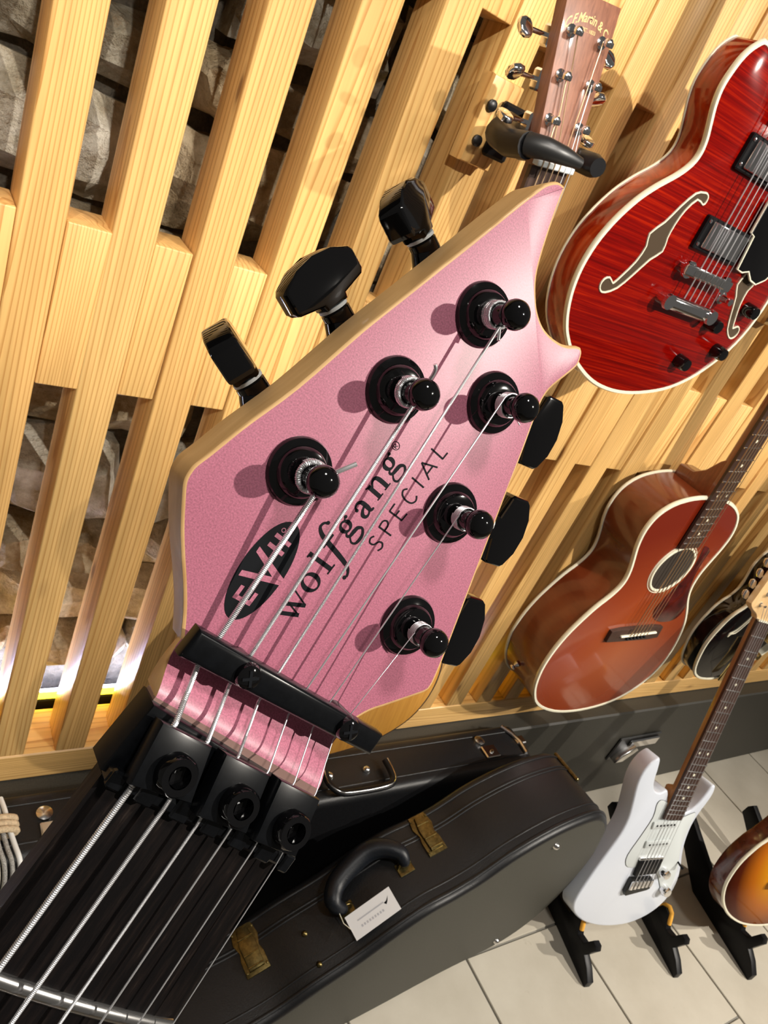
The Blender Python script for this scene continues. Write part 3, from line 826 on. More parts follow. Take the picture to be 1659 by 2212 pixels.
def post_tuner(parent, c, y, ax, m, button=0.0, name='tuner', out_len=0.02, side=(1, 0, 0), plane_back=0.016):
    t = empty(name); t.parent = parent
    b = B(); b.lathe([(0, 0.0050), (0.001, 0.0048), (0.0015, 0.0030), (0.006, 0.0026), (0.010, 0.0030), (0.0115, 0.0026), (0.012, 0.0001)], (c[0], y, c[1]), ax, 14); b.out('post', m, t, 40)
    s = Vector(side).normalized()
    base = Vector((c[0], y, c[1])) - Vector(ax) * plane_back
    b = B(); b.cyl(base, base + s * out_len, 0.0020, 0.0020, 10); b.out('shaft', m, t)
    b = B(); e = base + s * (out_len + 0.008)
    up = Vector((0, 0, 1)); fw = s.cross(up).normalized()
    prof = [(-0.008, -0.003), (-0.005, -0.008), (0.002, -0.009), (0.008, -0.005), (0.009, 0), (0.008, 0.005), (0.002, 0.009), (-0.005, 0.008), (-0.008, 0.003)]
    b.prism(prof, -0.0028, 0.0028, lambda a_, b__, h: e + s * a_ + up * b__ + fw * h, 0.0012, 0.0012)
    b.out('button', m, t, 30)
    return t

def hanger(loc, neck, label, block=True, arms=(0.039, 0.039)):
    """wooden block on the lattice, black yoke that carries a neck; loc = point on slat front, neck = (x, y, z) of the carried neck"""
    h = empty('guitar_hanger', loc)
    tag(h, label, 'hanger', 'guitar hangers screwed to the slats')
    lx, ly, lz = loc; n = Vector(neck) - Vector(loc)
    b = B(); b.prism(mm([(-21.5, -44), (21.5, -44), (21.5, 44), (-21.5, 44)]), -0.022, -0.0005, XZ, 0.004, 0); b.out('wood_block', M['pine'], h)
    b = B(); b.lathe([(0, 0.017), (0.008, 0.017), (0.010, 0.012), (0.02, 0.011)], (0, -0.022, 0), (0, -1, 0), 20); b.out('mount', M['black_plastic'], h, 40)
    b = B(); b.tube([(0, -0.03, 0), (n.x * 0.4, n.y * 0.45, n.z * 0.5), (n.x, n.y + 0.045, n.z)], 0.010, 12); b.out('stem', M['black_plastic'], h, 60)
    b = B(); b.box(n.x - arms[0] - 0.008, n.x + arms[1] + 0.008, n.y + 0.034, n.y + 0.052, n.z - 0.012, n.z + 0.010, bev=0.005, seg=2); b.out('yoke', M['black_plastic'], h)
    for s in (-arms[0], arms[1]):
        b = B(); b.lathe([(0, 0.0095), (0.07, 0.0085), (0.076, 0.006)], (n.x + s, n.y + 0.045, n.z), (0, -1, 0.0), 16); b.out('arm', M['black_plastic'], h, 40)
    return h

# ------------------------------------------------------------------ red semi-hollow electric on the wall
def flame(name, c1, c2, c3, vec_scale=(2.0, 1, 60)):
    m = mat(name, c1, 0.13, spec=0.35, coat=0.3, coat_rough=0.03); t = NT(m)
    c = t.coords((1, 1, 1), False)
    mp = t.n('ShaderNodeMapping'); mp.inputs['Scale'].default_value = vec_scale; mp.inputs['Rotation'].default_value = (0, 0.15, 0); t.l(c, mp.inputs[0])
    nz = t.n('ShaderNodeTexNoise', i_Scale=2.6, i_Detail=4.0, i_Roughness=0.65, i_Distortion=0.7); t.l(mp.outputs[0], nz.inputs['Vector'])
    r = t.ramp(nz.outputs[0], [(0.33, c1), (0.52, c2), (0.72, c3)])
    t.l(r, t.b.inputs['Base Color']); return m

def build_red_guitar():
    g = empty('electric_guitar', (0.83, 0.61, 1.31))
    tag(g, 'cherry red flame-top semi-hollow guitar with cream binding hanging on the slats', 'electric guitar')
    Lf = [(-113.2, 236.0), (-125.3, 230.0), (-134.6, 217.0), (-139.5, 200.0), (-140.8, 184.0), (-136.7, 168.4), (-129.7, 154.1), (-123.0, 140.0), (-120.6, 127.0), (-124.1, 114.3), (-135.2, 100.0), (-153.3, 83.4), (-168.4, 67.0), (-179.9, 49.9), (-189.6, 30.6), (-196.9, 8.0), (-199.4, -17.5), (-196.0, -42.1), (-187.7, -64.2), (-176.6, -82.4), (-165.1, -94.8), (-148.2, -108.8), (-127.3, -121.3), (-98.5, -133.3), (-70.3, -139.6), (-35.4, -141.1), (2.6, -135.7), (43.7, -123.3), (74.1, -106.2), (99.7, -83.3), (123.5, -50.4), (135.7, -15.0), (138.2, 24.7)]
    Rt = [(130, 56), (112, 84), (92, 104), (82, 122), (84, 145), (92, 168), (96, 190), (93, 212), (80, 230), (58, 236), (36, 222), (14, 205), (-8, 196), (-38, 196), (-62, 206), (-84, 224)]
    out = spline(mm(Lf + Rt), 3, True)
    fm = flame('flamed_cherry_top', (0.10, 0.0008, 0.0005), (0.19, 0.0018, 0.0007), (0.36, 0.012, 0.001), (1.6, 1, 105))
    sm = flame('flamed_cherry_side', (0.13, 0.005, 0.002), (0.30, 0.020, 0.004), (0.52, 0.07, 0.012), (14, 14, 2))
    b = B(); b.prism(out, 0.0, 0.040, XZ, 0.002, 0.003, mi_side=1, mi0=0, mi1=1); b.out('body', [fm, sm], g, 40)
    outline_tube('binding', out, 0.0022, 0.0034, M['cream'], g)
    outline_tube('binding', out, 0.0385, 0.0016, M['cream'], g)
    # f-holes: flat dark sheets, the hollow's shade painted into their colour
    def fhole(dx, sx):
        up = mm([(-96.4, 92.9), (-108.2, 75.2), (-118.0, 55.2), (-131.0, 38.5), (-125.9, 25.8), (-128.4, 7.3), (-137.4, -11.1), (-143.5, -21.5)])
        lo = mm([(-148.7, -34.3), (-134.6, -25.5), (-122.2, -7.1), (-109.5, 14.4), (-97.7, 27.4), (-101.7, 42.1), (-101.8, 57.7), (-98.4, 73.8), (-89.0, 88.5)])
        c1 = [(-0.0753 + 0.0 + 0.0075 * math.cos(a) - 0.0065, 0.0915 + 0.0065 * math.sin(a)) for a in (-0.9, -0.2, 0.6, 1.3, 2.1)]
        c2 = [(-0.1535 + 0.0085 * math.cos(a), -0.0265 + 0.0085 * math.sin(a)) for a in (0.6, 1.6, 2.5, 3.4, 4.3)]
        pts = up + c2 + lo + c1
        pts = [((p[0] + dx) * sx, p[1]) for p in pts]
        q = spline(pts, 2, True)
        b = B(); b.prism(q, -0.0004, 0.0004, XZ); o = b.out('f_hole', mat('f_hole_painted_shade', (0.05, 0.028, 0.010), 0.8), g)
        outline_tube('f_hole_binding', q, -0.0004, 0.0013, M['cream'], o)
    fhole(0.0, 1)
    fhole(0.033, -0.92)
    tl = math.radians(0.5)
    humbucker(g, -0.0175, 0.0625, 0.0, 0.086, 0.038)
    humbucker(g, -0.0235, 0.150, 0.0, 0.086, 0.038)
    b = B(); b.box(-0.061, 0.032, -0.016, -0.006, 0.0145, 0.0285, bev=0.003, seg=2)
    br = b.out('bridge', M['chrome'], g)
    for x in (-0.052, 0.023):
        b = B(); b.lathe([(-0.001, 0.007), (0.007, 0.007), (0.008, 0.010), (0.012, 0.010)], (x, 0, 0.0215), (0, -1, 0), 18); b.out('bridge_post', M['chrome'], br, 40)
    for k in range(6):
        x = -0.042 + 0.0108 * k
        b = B(); b.box(x - 0.0035, x + 0.0035, -0.0185, -0.015, 0.0165, 0.0265, bev=0.001); b.out('saddle', M['steel'], br)
    b = B(); b.box(-0.064, 0.032, -0.016, -0.005, -0.0265, -0.0095, bev=0.006, seg=3); tp = b.out('stop_tailpiece', M['chrome'], g)
    for x in (-0.060, 0.028):
        b = B(); b.lathe([(-0.001, 0.007), (0.012, 0.007), (0.014, 0.0095), (0.018, 0.009), (0.019, 0.0001)], (x, 0, -0.018), (0, -1, 0), 18); b.out('stud', M['chrome'], tp, 40)
    for (x, z) in ((0.105, 0.005), (0.0525, -0.026), (0.0955, -0.0555), (0.0375, -0.082)): knob(g, x, z, 0.0, 0.0095, 0.017)
    b = B(); b.lathe([(0, 0.008), (0.003, 0.008), (0.004, 0.005), (0.012, 0.003), (0.014, 0.0045), (0.018, 0.0045), (0.019, 0.0001)], (0.043, 0, 0.0065), (0, -1, 0), 16); b.out('toggle_switch', M['chrome'], g, 40)
    b = B(); b.prism(mm([(15, 120), (18, 84), (26, 82), (33, 43), (44, 42), (55, 46), (68, 38), (82, 36), (95, 45), (104, 62), (100, 90), (80, 110), (50, 124)]), -0.008, -0.005, XZ, 0.0005, 0)
    pgd = b.out('pickguard', M['black_gloss'], g)
    outline_tube('pickguard_binding', mm([(15, 120), (18, 84), (26, 82), (33, 43), (44, 42), (55, 46), (68, 38), (82, 36), (95, 45), (104, 62), (100, 90), (80, 110), (50, 124)]), -0.0068, 0.0016, M['cream'], pgd)
    maho = wood('cherry_neck', (0.26, 0.03, 0.012), (0.15, 0.012, 0.006), (20, 20, 2), 8, coat=0.6)
    nx = lambda z: -0.0095 - 0.072 * (z - 0.02)
    P, hw, fbd = neck_piece(g, (nx(0.65), 0.65), (nx(0.20), 0.20), 0.043, 0.056, -0.012, 0.020, maho, M['rosewood'], scale=0.628, board_end=(nx(0.188), 0.188))
    B().box(nx(0.21) - 0.028, nx(0.21) + 0.028, 0.0, 0.040, 0.185, 0.26, bev=0.006).out('heel', maho, g)
    hsd = mm([(-21, 0), (-24, 20), (-38, 50), (-36, 150), (-26, 170), (-10, 160), (0, 166), (10, 160), (26, 170), (36, 150), (38, 50), (24, 20), (21, 0)])
    b = B(); b.prism(spline([(p[0] + nx(0.65) - 0.05 * p[1], p[1] + 0.65) for p in hsd], 2, True, corners=(0, 12)), -0.008, 0.007, XZ, 0.001, 0.001); b.out('headstock', M['black_gloss'], g)
    b = B(); b.box(nx(0.65) - 0.0215, nx(0.65) + 0.0215, -0.0145, -0.006, 0.648, 0.653); b.out('nut', M['cream'], g)
    for s in (-1, 1):
        for k in range(3): post_tuner(g, (nx(0.65) + s * 0.026, 0.70 + 0.036 * k), -0.008, (0, -1, 0), M['chrome'], side=(s, 0, 0), out_len=0.022, plane_back=0.018)
    A_ = []; B_ = []
    for k in range(6):
        A_.append(Vector((-0.0388 + 0.0108 * k, -0.016, -0.0085))); B_.append(Vector((nx(0.65) - 0.0175 + 0.007 * k, -0.0148, 0.652)))
    strings(g, A_, B_, M['string'], (0.0009, 0.0008, 0.0007, 0.0005, 0.0005, 0.0004))
    hanger((0.7255, D, 1.965), (0.83 + nx(0.66), 0.612, 1.31 + 0.658), 'black yoke hanger with a pine block holding the red guitar')
build_red_guitar()

# ------------------------------------------------------------------ reddish brown acoustic on the wall
def build_brown_acoustic():
    g = empty('acoustic_guitar', (1.30, 0.66, 0.70))
    tag(g, 'reddish brown acoustic guitar with cream binding and round sound hole hanging on the slats', 'acoustic guitar')
    ac = [(-75.8, 306.1), (-101.9, 302.1), (-126.7, 295.2), (-148.3, 285.5), (-165.5, 271.5), (-176.0, 254.9), (-179.8, 235.5), (-177.8, 214.5), (-169.8, 190.3), (-158.4, 167.2), (-147.5, 143.5), (-141.5, 121.0), (-143.4, 101.3), (-154.0, 79.7), (-172.3, 54.6), (-189.1, 22.0), (-203.2, -14.7), (-210.4, -56.1), (-208.9, -99.0), (-197.1, -140.2), (-179.4, -171.0), (-157.7, -194.6), (-124.8, -213.8), (-83.3, -228.0), (-41.2, -234.9), (6.9, -235.8), (57.5, -230.1), (103.3, -216.9), (141.4, -192.8), (170.0, -158.2), (183.0, -117.6), (180.5, -72.0), (169.4, -31.7), (150.6, 7.8), (125.5, 41.8), (104.0, 66.6), (89.6, 86.6), (79.4, 110.1), (75.8, 140.9), (80.3, 171.3), (85.8, 201.3), (86.2, 230.5), (77.8, 255.2), (62.5, 275.3), (44.6, 287.8), (22.4, 297.3), (-6.7, 304.3), (-42.0, 307.0)]
    out = spline(mm(ac), 3, True)
    top = mat('amber_burst_top', (0.3, 0.06, 0.015), 0.25, coat=0.8, coat_rough=0.06); t = NT(top)
    c = t.coords((1, 1, 1), False)
    mp = t.n('ShaderNodeMapping'); mp.inputs['Location'].default_value = (0.02, 0, 0.22); mp.inputs['Scale'].default_value = (3.6, 0.0, 3.0); t.l(c, mp.inputs[0])
    gr = t.n('ShaderNodeTexGradient', gradient_type='SPHERICAL'); t.l(mp.outputs[0], gr.inputs[0])
    rc = t.ramp(gr.outputs[0], [(0.0, (0.15, 0.012, 0.003)), (0.5, (0.24, 0.036, 0.007)), (1.0, (0.31, 0.066, 0.014))])
    t.l(rc, t.b.inputs['Base Color'])
    sm = wood('mahogany_side', (0.15, 0.026, 0.007), (0.105, 0.015, 0.004), (2, 2, 7), 5, rough=0.25, coat=0.7, coat_rough=0.08)
    b = B(); rings = []
    # sides taper a little towards the neck
    def dep(z): return 0.104 - 0.016 * max(0.0, (z + 0.1) / 0.42)
    n = len(out)
    r0 = b.ring([XZ(p[0], p[1], 0.0) for p in out]); r1 = b.ring([XZ(p[0], p[1], dep(p[1])) for p in out])
    b.skin(r0, r1, True, 1); b.cap(r0[::-1], 0); b.cap(r1, 1)
    b.out('body', [top, sm], g, 40)
    outline_tube('binding', out, 0.0022, 0.0042, M['cream'], g)
    b = B(); b.tube([XZ(p[0], p[1], dep(p[1]) - 0.002) for p in out], 0.0034, 6, closed=True, nrm=(0, 1, 0)); b.out('binding', M['cream'], g, 60)
    hx, hz = -0.0265, 0.148
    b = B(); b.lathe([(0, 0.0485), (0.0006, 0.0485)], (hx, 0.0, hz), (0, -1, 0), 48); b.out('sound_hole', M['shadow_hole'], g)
    b = B(); b.tube([(hx + 0.0515 * math.cos(a), -0.0004, hz + 0.0515 * math.sin(a)) for a in [2 * math.pi * k / 48 for k in range(48)]], 0.0032, 6, closed=True, nrm=(0, 1, 0)); b.out('rosette', M['cream'], g, 60)
    b = B(); b.tube([(hx + 0.0575 * math.cos(a), -0.0002, hz + 0.0575 * math.sin(a)) for a in [2 * math.pi * k / 48 for k in range(48)]], 0.0010, 6, closed=True, nrm=(0, 1, 0)); b.out('rosette_ring', M['cream'], g, 60)
    pg = spline(mm([(25, 205), (50, 196), (53, 170), (62, 130), (84, 88), (108, 52), (108, 28), (92, 16), (60, 14), (28, 24), (10, 48), (20, 92), (34, 120), (38, 150), (32, 180)]), 3, True)
    b = B(); b.prism(pg, -0.0016, 0.0, XZ, 0.0004, 0); b.out('pickguard', wood('tortoise', (0.09, 0.008, 0.006), (0.025, 0.003, 0.003), (4, 4, 4), 9, rough=0.12, coat=0.6), g)
    b = B(); b.prism(mm([(-88, -2), (-60, 3), (40, 8), (70, 5), (76, -24), (44, -28), (-50, -30), (-84, -30)]), -0.008, 0.0, XZ, 0.002, 0); br = b.out('bridge', M['rosewood'], g)
    b = B(); b.box(-0.055, 0.053, -0.012, -0.007, -0.0125, -0.0085, bev=0.001, M=Matrix.Rotation(-0.07, 4, 'Y')); b.out('saddle', M['cream'], br)
    for k in range(6):
        b = B(); b.lathe([(0, 0.003), (0.003, 0.0034), (0.005, 0.001)], (-0.030 + 0.0105 * k, -0.008, -0.0205 + 0.0007 * k), (0, -1, 0), 10); b.out('bridge_pin', M['ink'], br)
    nk = wood('mahogany_neck', (0.20, 0.045, 0.014), (0.12, 0.02, 0.006), (20, 20, 2), 8, coat=0.5)
    nx = lambda z: -0.0095 - 0.113 * (z + 0.012)
    neck_piece(g, (nx(0.63), 0.63), (nx(0.30), 0.30), 0.044, 0.054, -0.008, 0.018, nk, M['rosewood'], scale=0.645, board_end=(nx(0.203), 0.203))
    hl = B(); hl.prism(mm([(0, 288), (0, 390), (18, 372), (34, 345), (52, 330), (84, 326), (86, 288)]), -0.024, 0.024, lambda a, b_, h: Vector((nx(b_) + h, a, b_)), 0.006, 0.006); hl.out('heel', nk, g, 40)
    hsd = mm([(-22, 0), (-24, 14), (-32, 34), (-36, 150), (36, 150), (32, 34), (24, 14), (22, 0)])
    b = B(); b.prism([(p[0] + nx(0.63 + p[1]), p[1] + 0.63) for p in hsd], -0.004, 0.011, XZ, 0.001, 0.001); b.out('headstock', nk, g)
    b = B(); b.box(nx(0.63) - 0.022, nx(0.63) + 0.022, -0.011, -0.002, 0.627, 0.633); b.out('nut', M['cream'], g)
    for s in (-1, 1):
        for k in range(3): post_tuner(g, (nx(0.68) + s * 0.022, 0.675 + 0.036 * k), -0.004, (0, -1, 0), M['chrome'], side=(s, 0, 0), out_len=0.024, plane_back=0.018)
    A_ = []; B_ = []
    for k in range(6):
        A_.append(Vector((-0.030 + 0.0105 * k, -0.0125, -0.0108))); B_.append(Vector((nx(0.63) - 0.018 + 0.0072 * k, -0.0112, 0.631)))
    strings(g, A_, B_, M['bronze'], (0.0011, 0.0010, 0.0009, 0.0007, 0.0006, 0.0006))
    b = B(); b.lathe([(0, 0.006), (0.004, 0.005), (0.007, 0.003), (0.011, 0.006), (0.014, 0.0055), (0.015, 0.0001)], (-0.196, 0.06, -0.146), (-0.75, 0, -0.6), 14); b.out('strap_button', M['chrome'], g, 40)
    hanger((1.2310, D, 1.338), (1.30 + nx(0.645), 0.664, 0.70 + 0.639), 'black yoke hanger with a pine block holding the reddish brown acoustic')
build_brown_acoustic()

# ------------------------------------------------------------------ black archtop further along the wall
def build_black_guitar():
    g = empty('electric_guitar', (1.9, 0.64, 0.61))
    tag(g, 'black archtop guitar with cream binding and gold hardware hanging behind the maple headstock', 'electric guitar')
    Lf = [(-290, 190), (-292, 172), (-304.6, 152.2), (-320.1, 138.8), (-332.2, 120.8), (-339.1, 98.0), (-343.5, 72.5), (-342.1, 44.0), (-331.4, 12.0), (-314.6, -21.3), (-294.9, -42.8), (-267.0, -58.3), (-233.8, -66.2), (-189.2, -69.4), (-145.9, -61.3), (-115.7, -46.9), (-87.8, -31.0), (-64.4, -14.4), (-36.6, 10.9), (-18, 42), (-12, 72), (-16, 100), (-32, 128), (-55, 148), (-68, 168), (-70, 190), (-62, 212), (-54, 238), (-58, 266), (-78, 290), (-100, 296), (-126, 280), (-150, 268), (-204, 268), (-230, 280), (-256, 294), (-282, 284), (-300, 262), (-304, 236), (-297, 212)]
    out = spline(mm(Lf), 3, True)
    b = B(); b.prism(out, 0.0, 0.044, XZ, 0.003, 0.003); b.out('body', M['black_gloss'], g, 40)
    outline_tube('binding', out, 0.0024, 0.0040, M['cream'], g); outline_tube('binding', out, 0.0420, 0.0030, M['cream'], g)
    q = spline(mm([(-283, 70), (-276, 78), (-262, 80), (-250, 98), (-238, 128), (-243, 134), (-254, 112), (-266, 90), (-278, 82), (-286, 78)]), 2, True)
    b = B(); b.prism(q, -0.0005, 0.0004, XZ); fo = b.out('f_hole', M['shadow_hole'], g); outline_tube('f_hole_binding', q, -0.0005, 0.0018, M['cream'], fo)
    humbucker(g, -0.176, 0.150, 0.0, 0.086, 0.038, cover=M['gold']); humbucker(g, -0.176, 0.225, 0.0, 0.086, 0.038, cover=M['gold'])
    b = B(); b.box(-0.222, -0.130, -0.018, -0.006, 0.096, 0.110, bev=0.003, seg=2); b.out('bridge', M['gold'], g)
    b = B(); b.prism(mm([(-212, 55), (-140, 55), (-150, 30), (-162, -66), (-190, -66), (-202, 30)]), -0.012, -0.008, XZ, 0.001, 0); b.out('trapeze_tailpiece', M['gold'], g)
    for (x, z) in ((-0.100, 0.060), (-0.070, 0.095), (-0.105, 0.010), (-0.065, 0.045)): knob(g, x, z, 0.0, 0.010, 0.018, M['gold'])
    b = B(); b.lathe([(0, 0.007), (0.003, 0.007), (0.004, 0.004), (0.014, 0.003), (0.016, 0.0055), (0.022, 0.005), (0.023, 0.0001)], (-0.214, 0, 0.098), (0, -1, 0), 14); b.out('toggle_switch', M['cream'], g, 40)
    neck_piece(g, (-0.178, 0.74), (-0.178, 0.27), 0.043, 0.056, -0.012, 0.020, M['black_gloss'], M['rosewood'], scale=0.628, board_end=(-0.178, 0.262))
    hsd = mm([(-21, 0), (-24, 20), (-38, 50), (-34, 150), (-16, 172), (0, 160), (16, 172), (34, 150), (38, 50), (24, 20), (21, 0)])
    b = B(); b.prism([(p[0] - 0.178, p[1] + 0.74) for p in hsd], -0.008, 0.007, XZ, 0.001, 0.001); b.out('headstock', M['black_gloss'], g)
    for s in (-1, 1):
        for k in range(3): post_tuner(g, (-0.178 + s * 0.026, 0.79 + 0.036 * k), -0.008, (0, -1, 0), M['gold'], side=(s, 0, 0), out_len=0.022, plane_back=0.018)
    strings(g, [Vector((-0.203 + 0.010 * k, -0.0185, 0.103)) for k in range(6)], [Vector((-0.196 + 0.007 * k, -0.0148, 0.742)) for k in range(6)], M['bronze'])
    hanger((1.7362, D, 1.362), (1.722, 0.642, 1.372), 'black yoke hanger with a pine block holding the black archtop')
build_black_guitar()

# ------------------------------------------------------------------ natural acoustic right behind the pink headstock
def build_natural_acoustic():
    TI = math.radians(-7.0)
    g = empty('acoustic_guitar', (0.514, 0.585, 1.364), (0, TI, 0))
    tag(g, 'natural-top acoustic guitar with brown headstock and gold script, mostly hidden behind the pink one', 'acoustic guitar')
    half = [(0, -360), (48, -362), (92, -372), (124, -392), (141, -425), (142, -462), (131, -498), (118, -528), (114, -556), (122, -588), (142, -622), (160, -664), (173, -712), (177, -752), (172, -790), (156, -825), (128, -850), (92, -866), (48, -873), (0, -875)]
    pts = half + [(-x, z) for x, z in half[-2:0:-1]]
    out = spline(mm(pts), 3, True)
    spruce = wood('aged_spruce_top', (0.80, 0.40, 0.07), (0.66, 0.29, 0.045), (30, 30, 1), 10, rough=0.4, coat=0.3)
    maho = wood('brown_mahogany', (0.26, 0.105, 0.058), (0.15, 0.055, 0.03), (40, 40, 2), 8, rough=0.45, coat=0.15)
    b = B(); b.prism(out, 0.030, 0.128, XZ, 0.002, 0.004, mi_side=1, mi0=0, mi1=1); b.out('body', [spruce, maho], g, 40)
    outline_tube('binding', out, 0.0325, 0.0026, M['rosewood'], g)
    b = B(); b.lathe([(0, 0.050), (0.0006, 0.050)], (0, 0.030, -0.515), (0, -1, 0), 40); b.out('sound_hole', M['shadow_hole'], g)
    b = B(); b.box(-0.08, 0.08, 0.021, 0.030, -0.700, -0.670, bev=0.002); b.out('bridge', M['rosewood'], g)
    neck_piece(g, (0, -0.001), (0, -0.372), 0.044, 0.055, 0.006, 0.019, maho, M['rosewood'], scale=0.645, board_end=(0, -0.462))
    B().box(-0.026, 0.026, 0.020, 0.110, -0.395, -0.345, bev=0.006).out('heel', maho, g)
    LB = Matrix.Rotation(math.radians(-11), 4, 'X')
    hsd = mm([(-22, 0), (-22.6, 12), (-25, 26), (-27.2, 60), (-29.4, 96), (-31, 137), (31, 137), (29.4, 96), (27.2, 60), (25, 26), (22.6, 12), (22, 0)])
    HM = lambda a, b_, h: LB @ Vector((a, h + 0.004, b_))
    b = B(); b.prism(hsd, 0.0, 0.0145, HM, 0.0006, 0.001); hd = b.out('headstock', maho, g)
    b = B(); b.box(-0.0225, 0.0225, -0.0012, 0.008, -0.0005, 0.0050, bev=0.0008); b.out('nut', M['white_plastic'], g)
    fwd = (LB @ Vector((0, -1, 0)))
    for s in (-1, 1):
        for k, z in enumerate((0.038, 0.073, 0.107)):
            c = LB @ Vector((s * 0.0185, 0.004, z))
            t = empty('tuner'); t.parent = g
            bb = B(); bb.lathe([(0, 0.0056), (0.001, 0.0054), (0.0016, 0.0030), (0.0070, 0.0028), (0.0085, 0.0034), (0.011, 0.0034), (0.0125, 0.0026), (0.013, 0.0001)], c, fwd, 16); bb.out('post', M['chrome'], t, 40)
            bb = B(); bb.box(c.x - 0.0046, c.x + 0.0046, c.y - 0.0125, c.y - 0.0085, c.z - 0.0022, c.z + 0.0030, bev=0.0014, seg=2); bb.out('post_cap', M['chrome'], t)
            base = LB @ Vector((s * 0.020, 0.004 + 0.0215, z - 0.004))
            bb = B(); bb.box(base.x - 0.008, base.x + 0.008, base.y - 0.007, base.y + 0.006, base.z - 0.009, base.z + 0.009, bev=0.002); bb.out('housing', M['chrome'], t)
            bb = B(); bb.cyl(base, base + Vector((s * 0.024, 0, 0)), 0.0020, 0.0022, 10); bb.out('shaft', M['chrome'], t)
            e = base + Vector((s * 0.031, 0, 0)); ra = (0.35, -0.7, 0.9)[k]
            tt = Vector((0, math.cos(ra), math.sin(ra))); nn = Vector((0, -math.sin(ra), math.cos(ra)))
            prof = [(-0.007, -0.0032), (-0.005, -0.0076), (0.001, -0.0088), (0.006, -0.006), (0.0078, 0), (0.006, 0.006), (0.001, 0.0088), (-0.005, 0.0076), (-0.007, 0.0032)]
            bb = B(); bb.prism(prof, -0.003, 0.003, lambda a, b_, h: e + Vector((s * a, 0, 0)) + tt * b_ + nn * h, 0.0016, 0.0016, seg=3); bb.out('button', M['chrome'], t, 40)
            k2 = k if s < 0 else 5 - k
            xs = -0.0175 + 0.007 * ((2 - k) if s < 0 else (3 + k)) if False else None
    order = [(-1, 0.038), (-1, 0.073), (-1, 0.107), (1, 0.107), (1, 0.073), (1, 0.038)]
    for k, (s, z) in enumerate(order):
        x0 = -0.0175 + 0.007 * k
        c = LB @ Vector((s * 0.0185 - s * 0.0032, 0.004 - 0.0062, z))
        r_ = (0.0007, 0.00065, 0.0006, 0.0005, 0.00042, 0.0004)[k]
        b = B(); b.tube([c, Vector((x0, -0.0016, 0.004)), Vector((x0 * 1.2, 0.0, -0.37)), Vector((x0 * 1.5, 0.019, -0.685))], r_, 6); b.out('string', M['bronze'] if k < 4 else M['string'], g, 60)
    # gold script near the top of the headstock and the small line under it
    gold_ink = mat('gold_script', (0.62, 0.46, 0.2), 0.35, metal=0.4)
    n = 0
    word = 'C.F.Martin & Co'
    me = text_mesh(word, 0.0105, 0.25, 0.00012)
    for v in me.vertices:
        x, y = v.co.x, v.co.y
        v.co = HM(x * 0.78, 0.1205 + y - 9.0 * x * x, -0.00015)
    link('script_lettering', me, hd, gold_ink, 0)
    me = text_mesh('EST. 1833', 0.0040, 0.0, 0.00005)
    for v in me.vertices:
        v.co = HM(v.co.x + 0.001, 0.1115 + v.co.y, -0.00015)
    link('small_lettering', me, hd, gold_ink, 0)
build_natural_acoustic()

def build_front_hanger():
    h = empty('guitar_hanger', (0.5445, D, 1.378))
    tag(h, 'black auto-grip hanger on a pine block holding the brown headstock', 'hanger', 'guitar hangers screwed to the slats')
    def w(x, y, z): return Vector((x - 0.5445, y - D, z - 1.378))
    b = B(); b.prism(mm([(-21.5, -44), (21.5, -44), (21.5, 44), (-21.5, 44)]), -0.024, -0.0005, XZ, 0.004, 0); b.out('wood_block', M['pine'], h)
    b = B(); b.box(-0.002, 0.030, -0.034, -0.0242, -0.030, 0.026, bev=0.003); b.out('mount_plate', M['black_plastic'], h)
    for z in (0.016, -0.020):
        b = B(); b.lathe([(0, 0.006), (0.003, 0.006), (0.005, 0.003)], (-0.012, -0.0242, z), (0, -1, 0), 12); b.out('bolt', M['dark_metal'], h)
    b = B(); b.tube([w(0.558, 0.737, 1.378), w(0.556, 0.715, 1.378), w(0.553, 0.69, 1.379)], [0.014, 0.017, 0.019], 16); b.out('swivel', M['black_plastic'], h, 40)
    b = B(); b.tube([w(0.552, 0.69, 1.380), w(0.545, 0.682, 1.381)], 0.022, 16); b.out('yoke', M['black_plastic'], h, 40)
    b = B(); b.tube([w(0.550, 0.690, 1.379), w(0.512, 0.676, 1.380), w(0.480, 0.640, 1.372), w(0.469, 0.606, 1.368), w(0.469, 0.580, 1.372)], [0.014, 0.0145, 0.0135, 0.012, 0.0115], 14); b.out('arm', M['black_plastic'], h, 60)
    b = B(); b.tube([w(0.566, 0.690, 1.380), w(0.566, 0.640, 1.381), w(0.549, 0.580, 1.381), w(0.548, 0.571, 1.381)], [0.012, 0.010, 0.0108, 0.0085], 14); b.out('arm', M['black_plastic'], h, 50)
    b = B(); b.tube([w(0.470, 0.582, 1.373), w(0.478, 0.566, 1.376), w(0.496, 0.561, 1.377), w(0.514, 0.559, 1.377)], [0.0105, 0.0095, 0.0078, 0.0052], 12); b.out('gate', M['dark_metal'], h, 60)
build_front_hanger()

# ------------------------------------------------------------------ floor stands with the white and the sunburst guitar
SR = Matrix(((0.9764, 0.1696, 0.1336, 0), (-0.2015, 0.9382, 0.2813, 0), (-0.0777, -0.3016, 0.9503, 0), (0, 0, 0, 1)))

